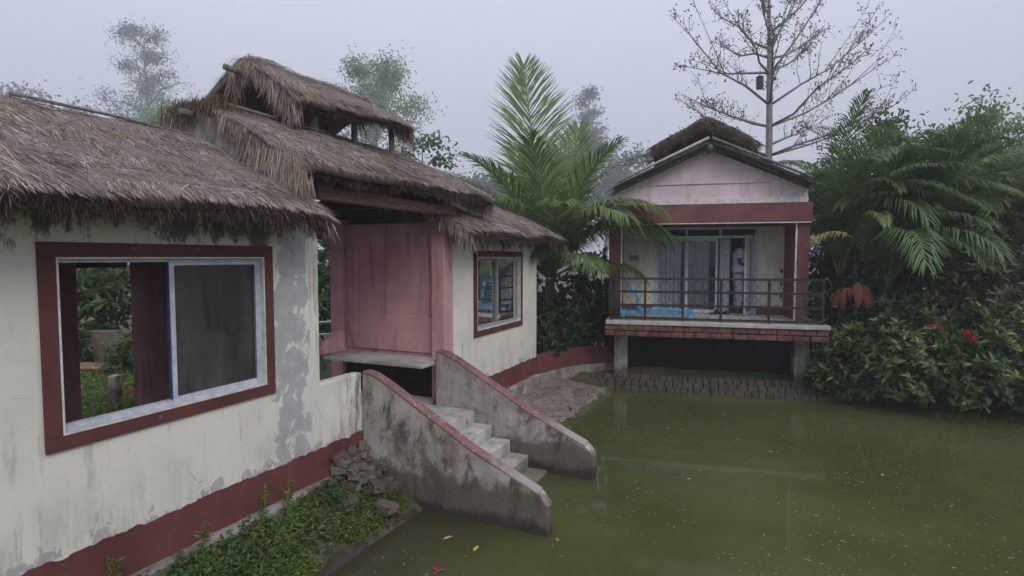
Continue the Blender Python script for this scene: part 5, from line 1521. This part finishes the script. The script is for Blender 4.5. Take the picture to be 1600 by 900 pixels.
# tall weeds by the plinth
for k, (t0, s0) in enumerate(((-3.25,.13), (-2.9,.16), (-2.55,.12), (-1.95,.16), (-1.45,.14), (-1.2,.18))):
    p = A(t0, s0); wz = float(ground_z(p[0], p[1]))
    wd = thing('wall_weed', 'spindly weed growing against the dark red base band of the lodge', 'weed', (p[0], p[1], wz), 0, 'weeds along the lodge plinth')
    g = MB(); L_ = []
    for j in range(3):
        h_ = rng.uniform(.22, .42); e = np.array([rng.normal(0,.05), rng.normal(0,.05), h_]); g.tube([(0,0,0), e*.5+rng.normal(0,.01,3), e], [.004,.003,.002], 4)
        for f in np.linspace(.25, 1, 10): L_.append(e*f)
    g.build('stem', M['grass'], wd)
    L_ = np.repeat(np.array(L_), 2, 0); n_ = len(L_)
    np_mesh('foliage', *leaf_geo(L_, unit(rand_dirs(n_)+[0,0,.3]), rand_dirs(n_)+[0,0,1], .055, .016), M['grass'], wd)

# floating leaves and specks
fl = [(-.62, 4.93, 'yellow_leaf', .10, 'pale yellow leaf floating beside the stair wall', 0.5), (-.33, 4.72, 'yellow_leaf', .10, 'curled brownish yellow leaf floating at the stair wall foot', 1.2),
      (-.60, 4.42, 'pink_leaf', .07, 'dark pink petals floating off the grassy bank', .2), (-.72, 4.12, 'pink_leaf', .10, 'dark red petals floating near the bottom edge', 1.9),
      (.42, 4.9, 'yellow_leaf', .05, 'tiny pale leaf floating just past the stair end', 2.2), (2.0, 6.3, 'yellow_leaf', .05, 'small tan leaf floating in open water', .3),
      (3.4, 7.2, 'yellow_leaf', .06, 'small pale leaf floating in front of the veranda', 2.9), (4.3, 6.4, 'yellow_leaf', .06, 'pale leaf floating right of centre', 1.1), (2.3, 8.2, 'yellow_leaf', .05, 'pale speckled leaf floating near the stone strip', .6)]
for (x, y, mt, L, lb, rz) in fl:
    P = np.zeros((3, 3)); P[:, 2] = .006; P = P[:1] if mt == 'yellow_leaf' else P
    n_ = len(P)
    V, F = leaf_geo(P, unit(np.stack([np.cos(np.arange(n_)*2.1), np.sin(np.arange(n_)*2.1), np.zeros(n_)], 1)), np.tile([0,0,1.0],(n_,1)), L, L*.42, .15, -.06)
    o = np_mesh('floating_leaf' if mt == 'yellow_leaf' else 'floating_petals', V, F, M[mt]); o.location = (x, y, 0); o.rotation_euler = (0, 0, rz)
    tag(o, lb, 'leaf' if mt == 'yellow_leaf' else 'petals')
n = 4200
Y = 2.6+8*rng.uniform(0, 1, n)**1.2; X = rng.uniform(-.35, 1.05, n)*Y
ok = (pond_sd(X, Y) < -.15) & (vnoise(X*.9, Y*.9, 77)+.5*vnoise(X*3.1, Y*3.1, 78)+.35*rng.normal(size=n) > .0)
loc = np.stack([X, Y, np.full(n, .004)], 1)[ok]
n = len(loc)
V, F = leaf_geo(loc, unit(rand_dirs(n)*[1,1,0]+[1e-3,0,0]), np.tile([0,0,1.0],(n,1)), np.minimum(.008+.012*rng.exponential(1, n), .07), rng.uniform(.004, .013, n), .02, 0)
tag(np_mesh('floating_debris', V, F, M['debris']), 'tiny pale specks of leaf litter drifting on the green water', 'debris', kind='stuff')

# ------------------------------------------------------------------ haze
hm = Mat('haze_air')
pv = hm.n('ShaderNodeVolumePrincipled'); pv.inputs['Color'].default_value = (.88, .92, 1.0, 1); pv.inputs['Density'].default_value = .0029
pv.inputs['Anisotropy'].default_value = 0.1
hm.l(pv.outputs[0], hm.out.inputs['Volume'])
hz_ = MB().box(-300, 300, -300, 300, -2.2, 66).build('haze', hm.m)
tag(hz_, kind='stuff')
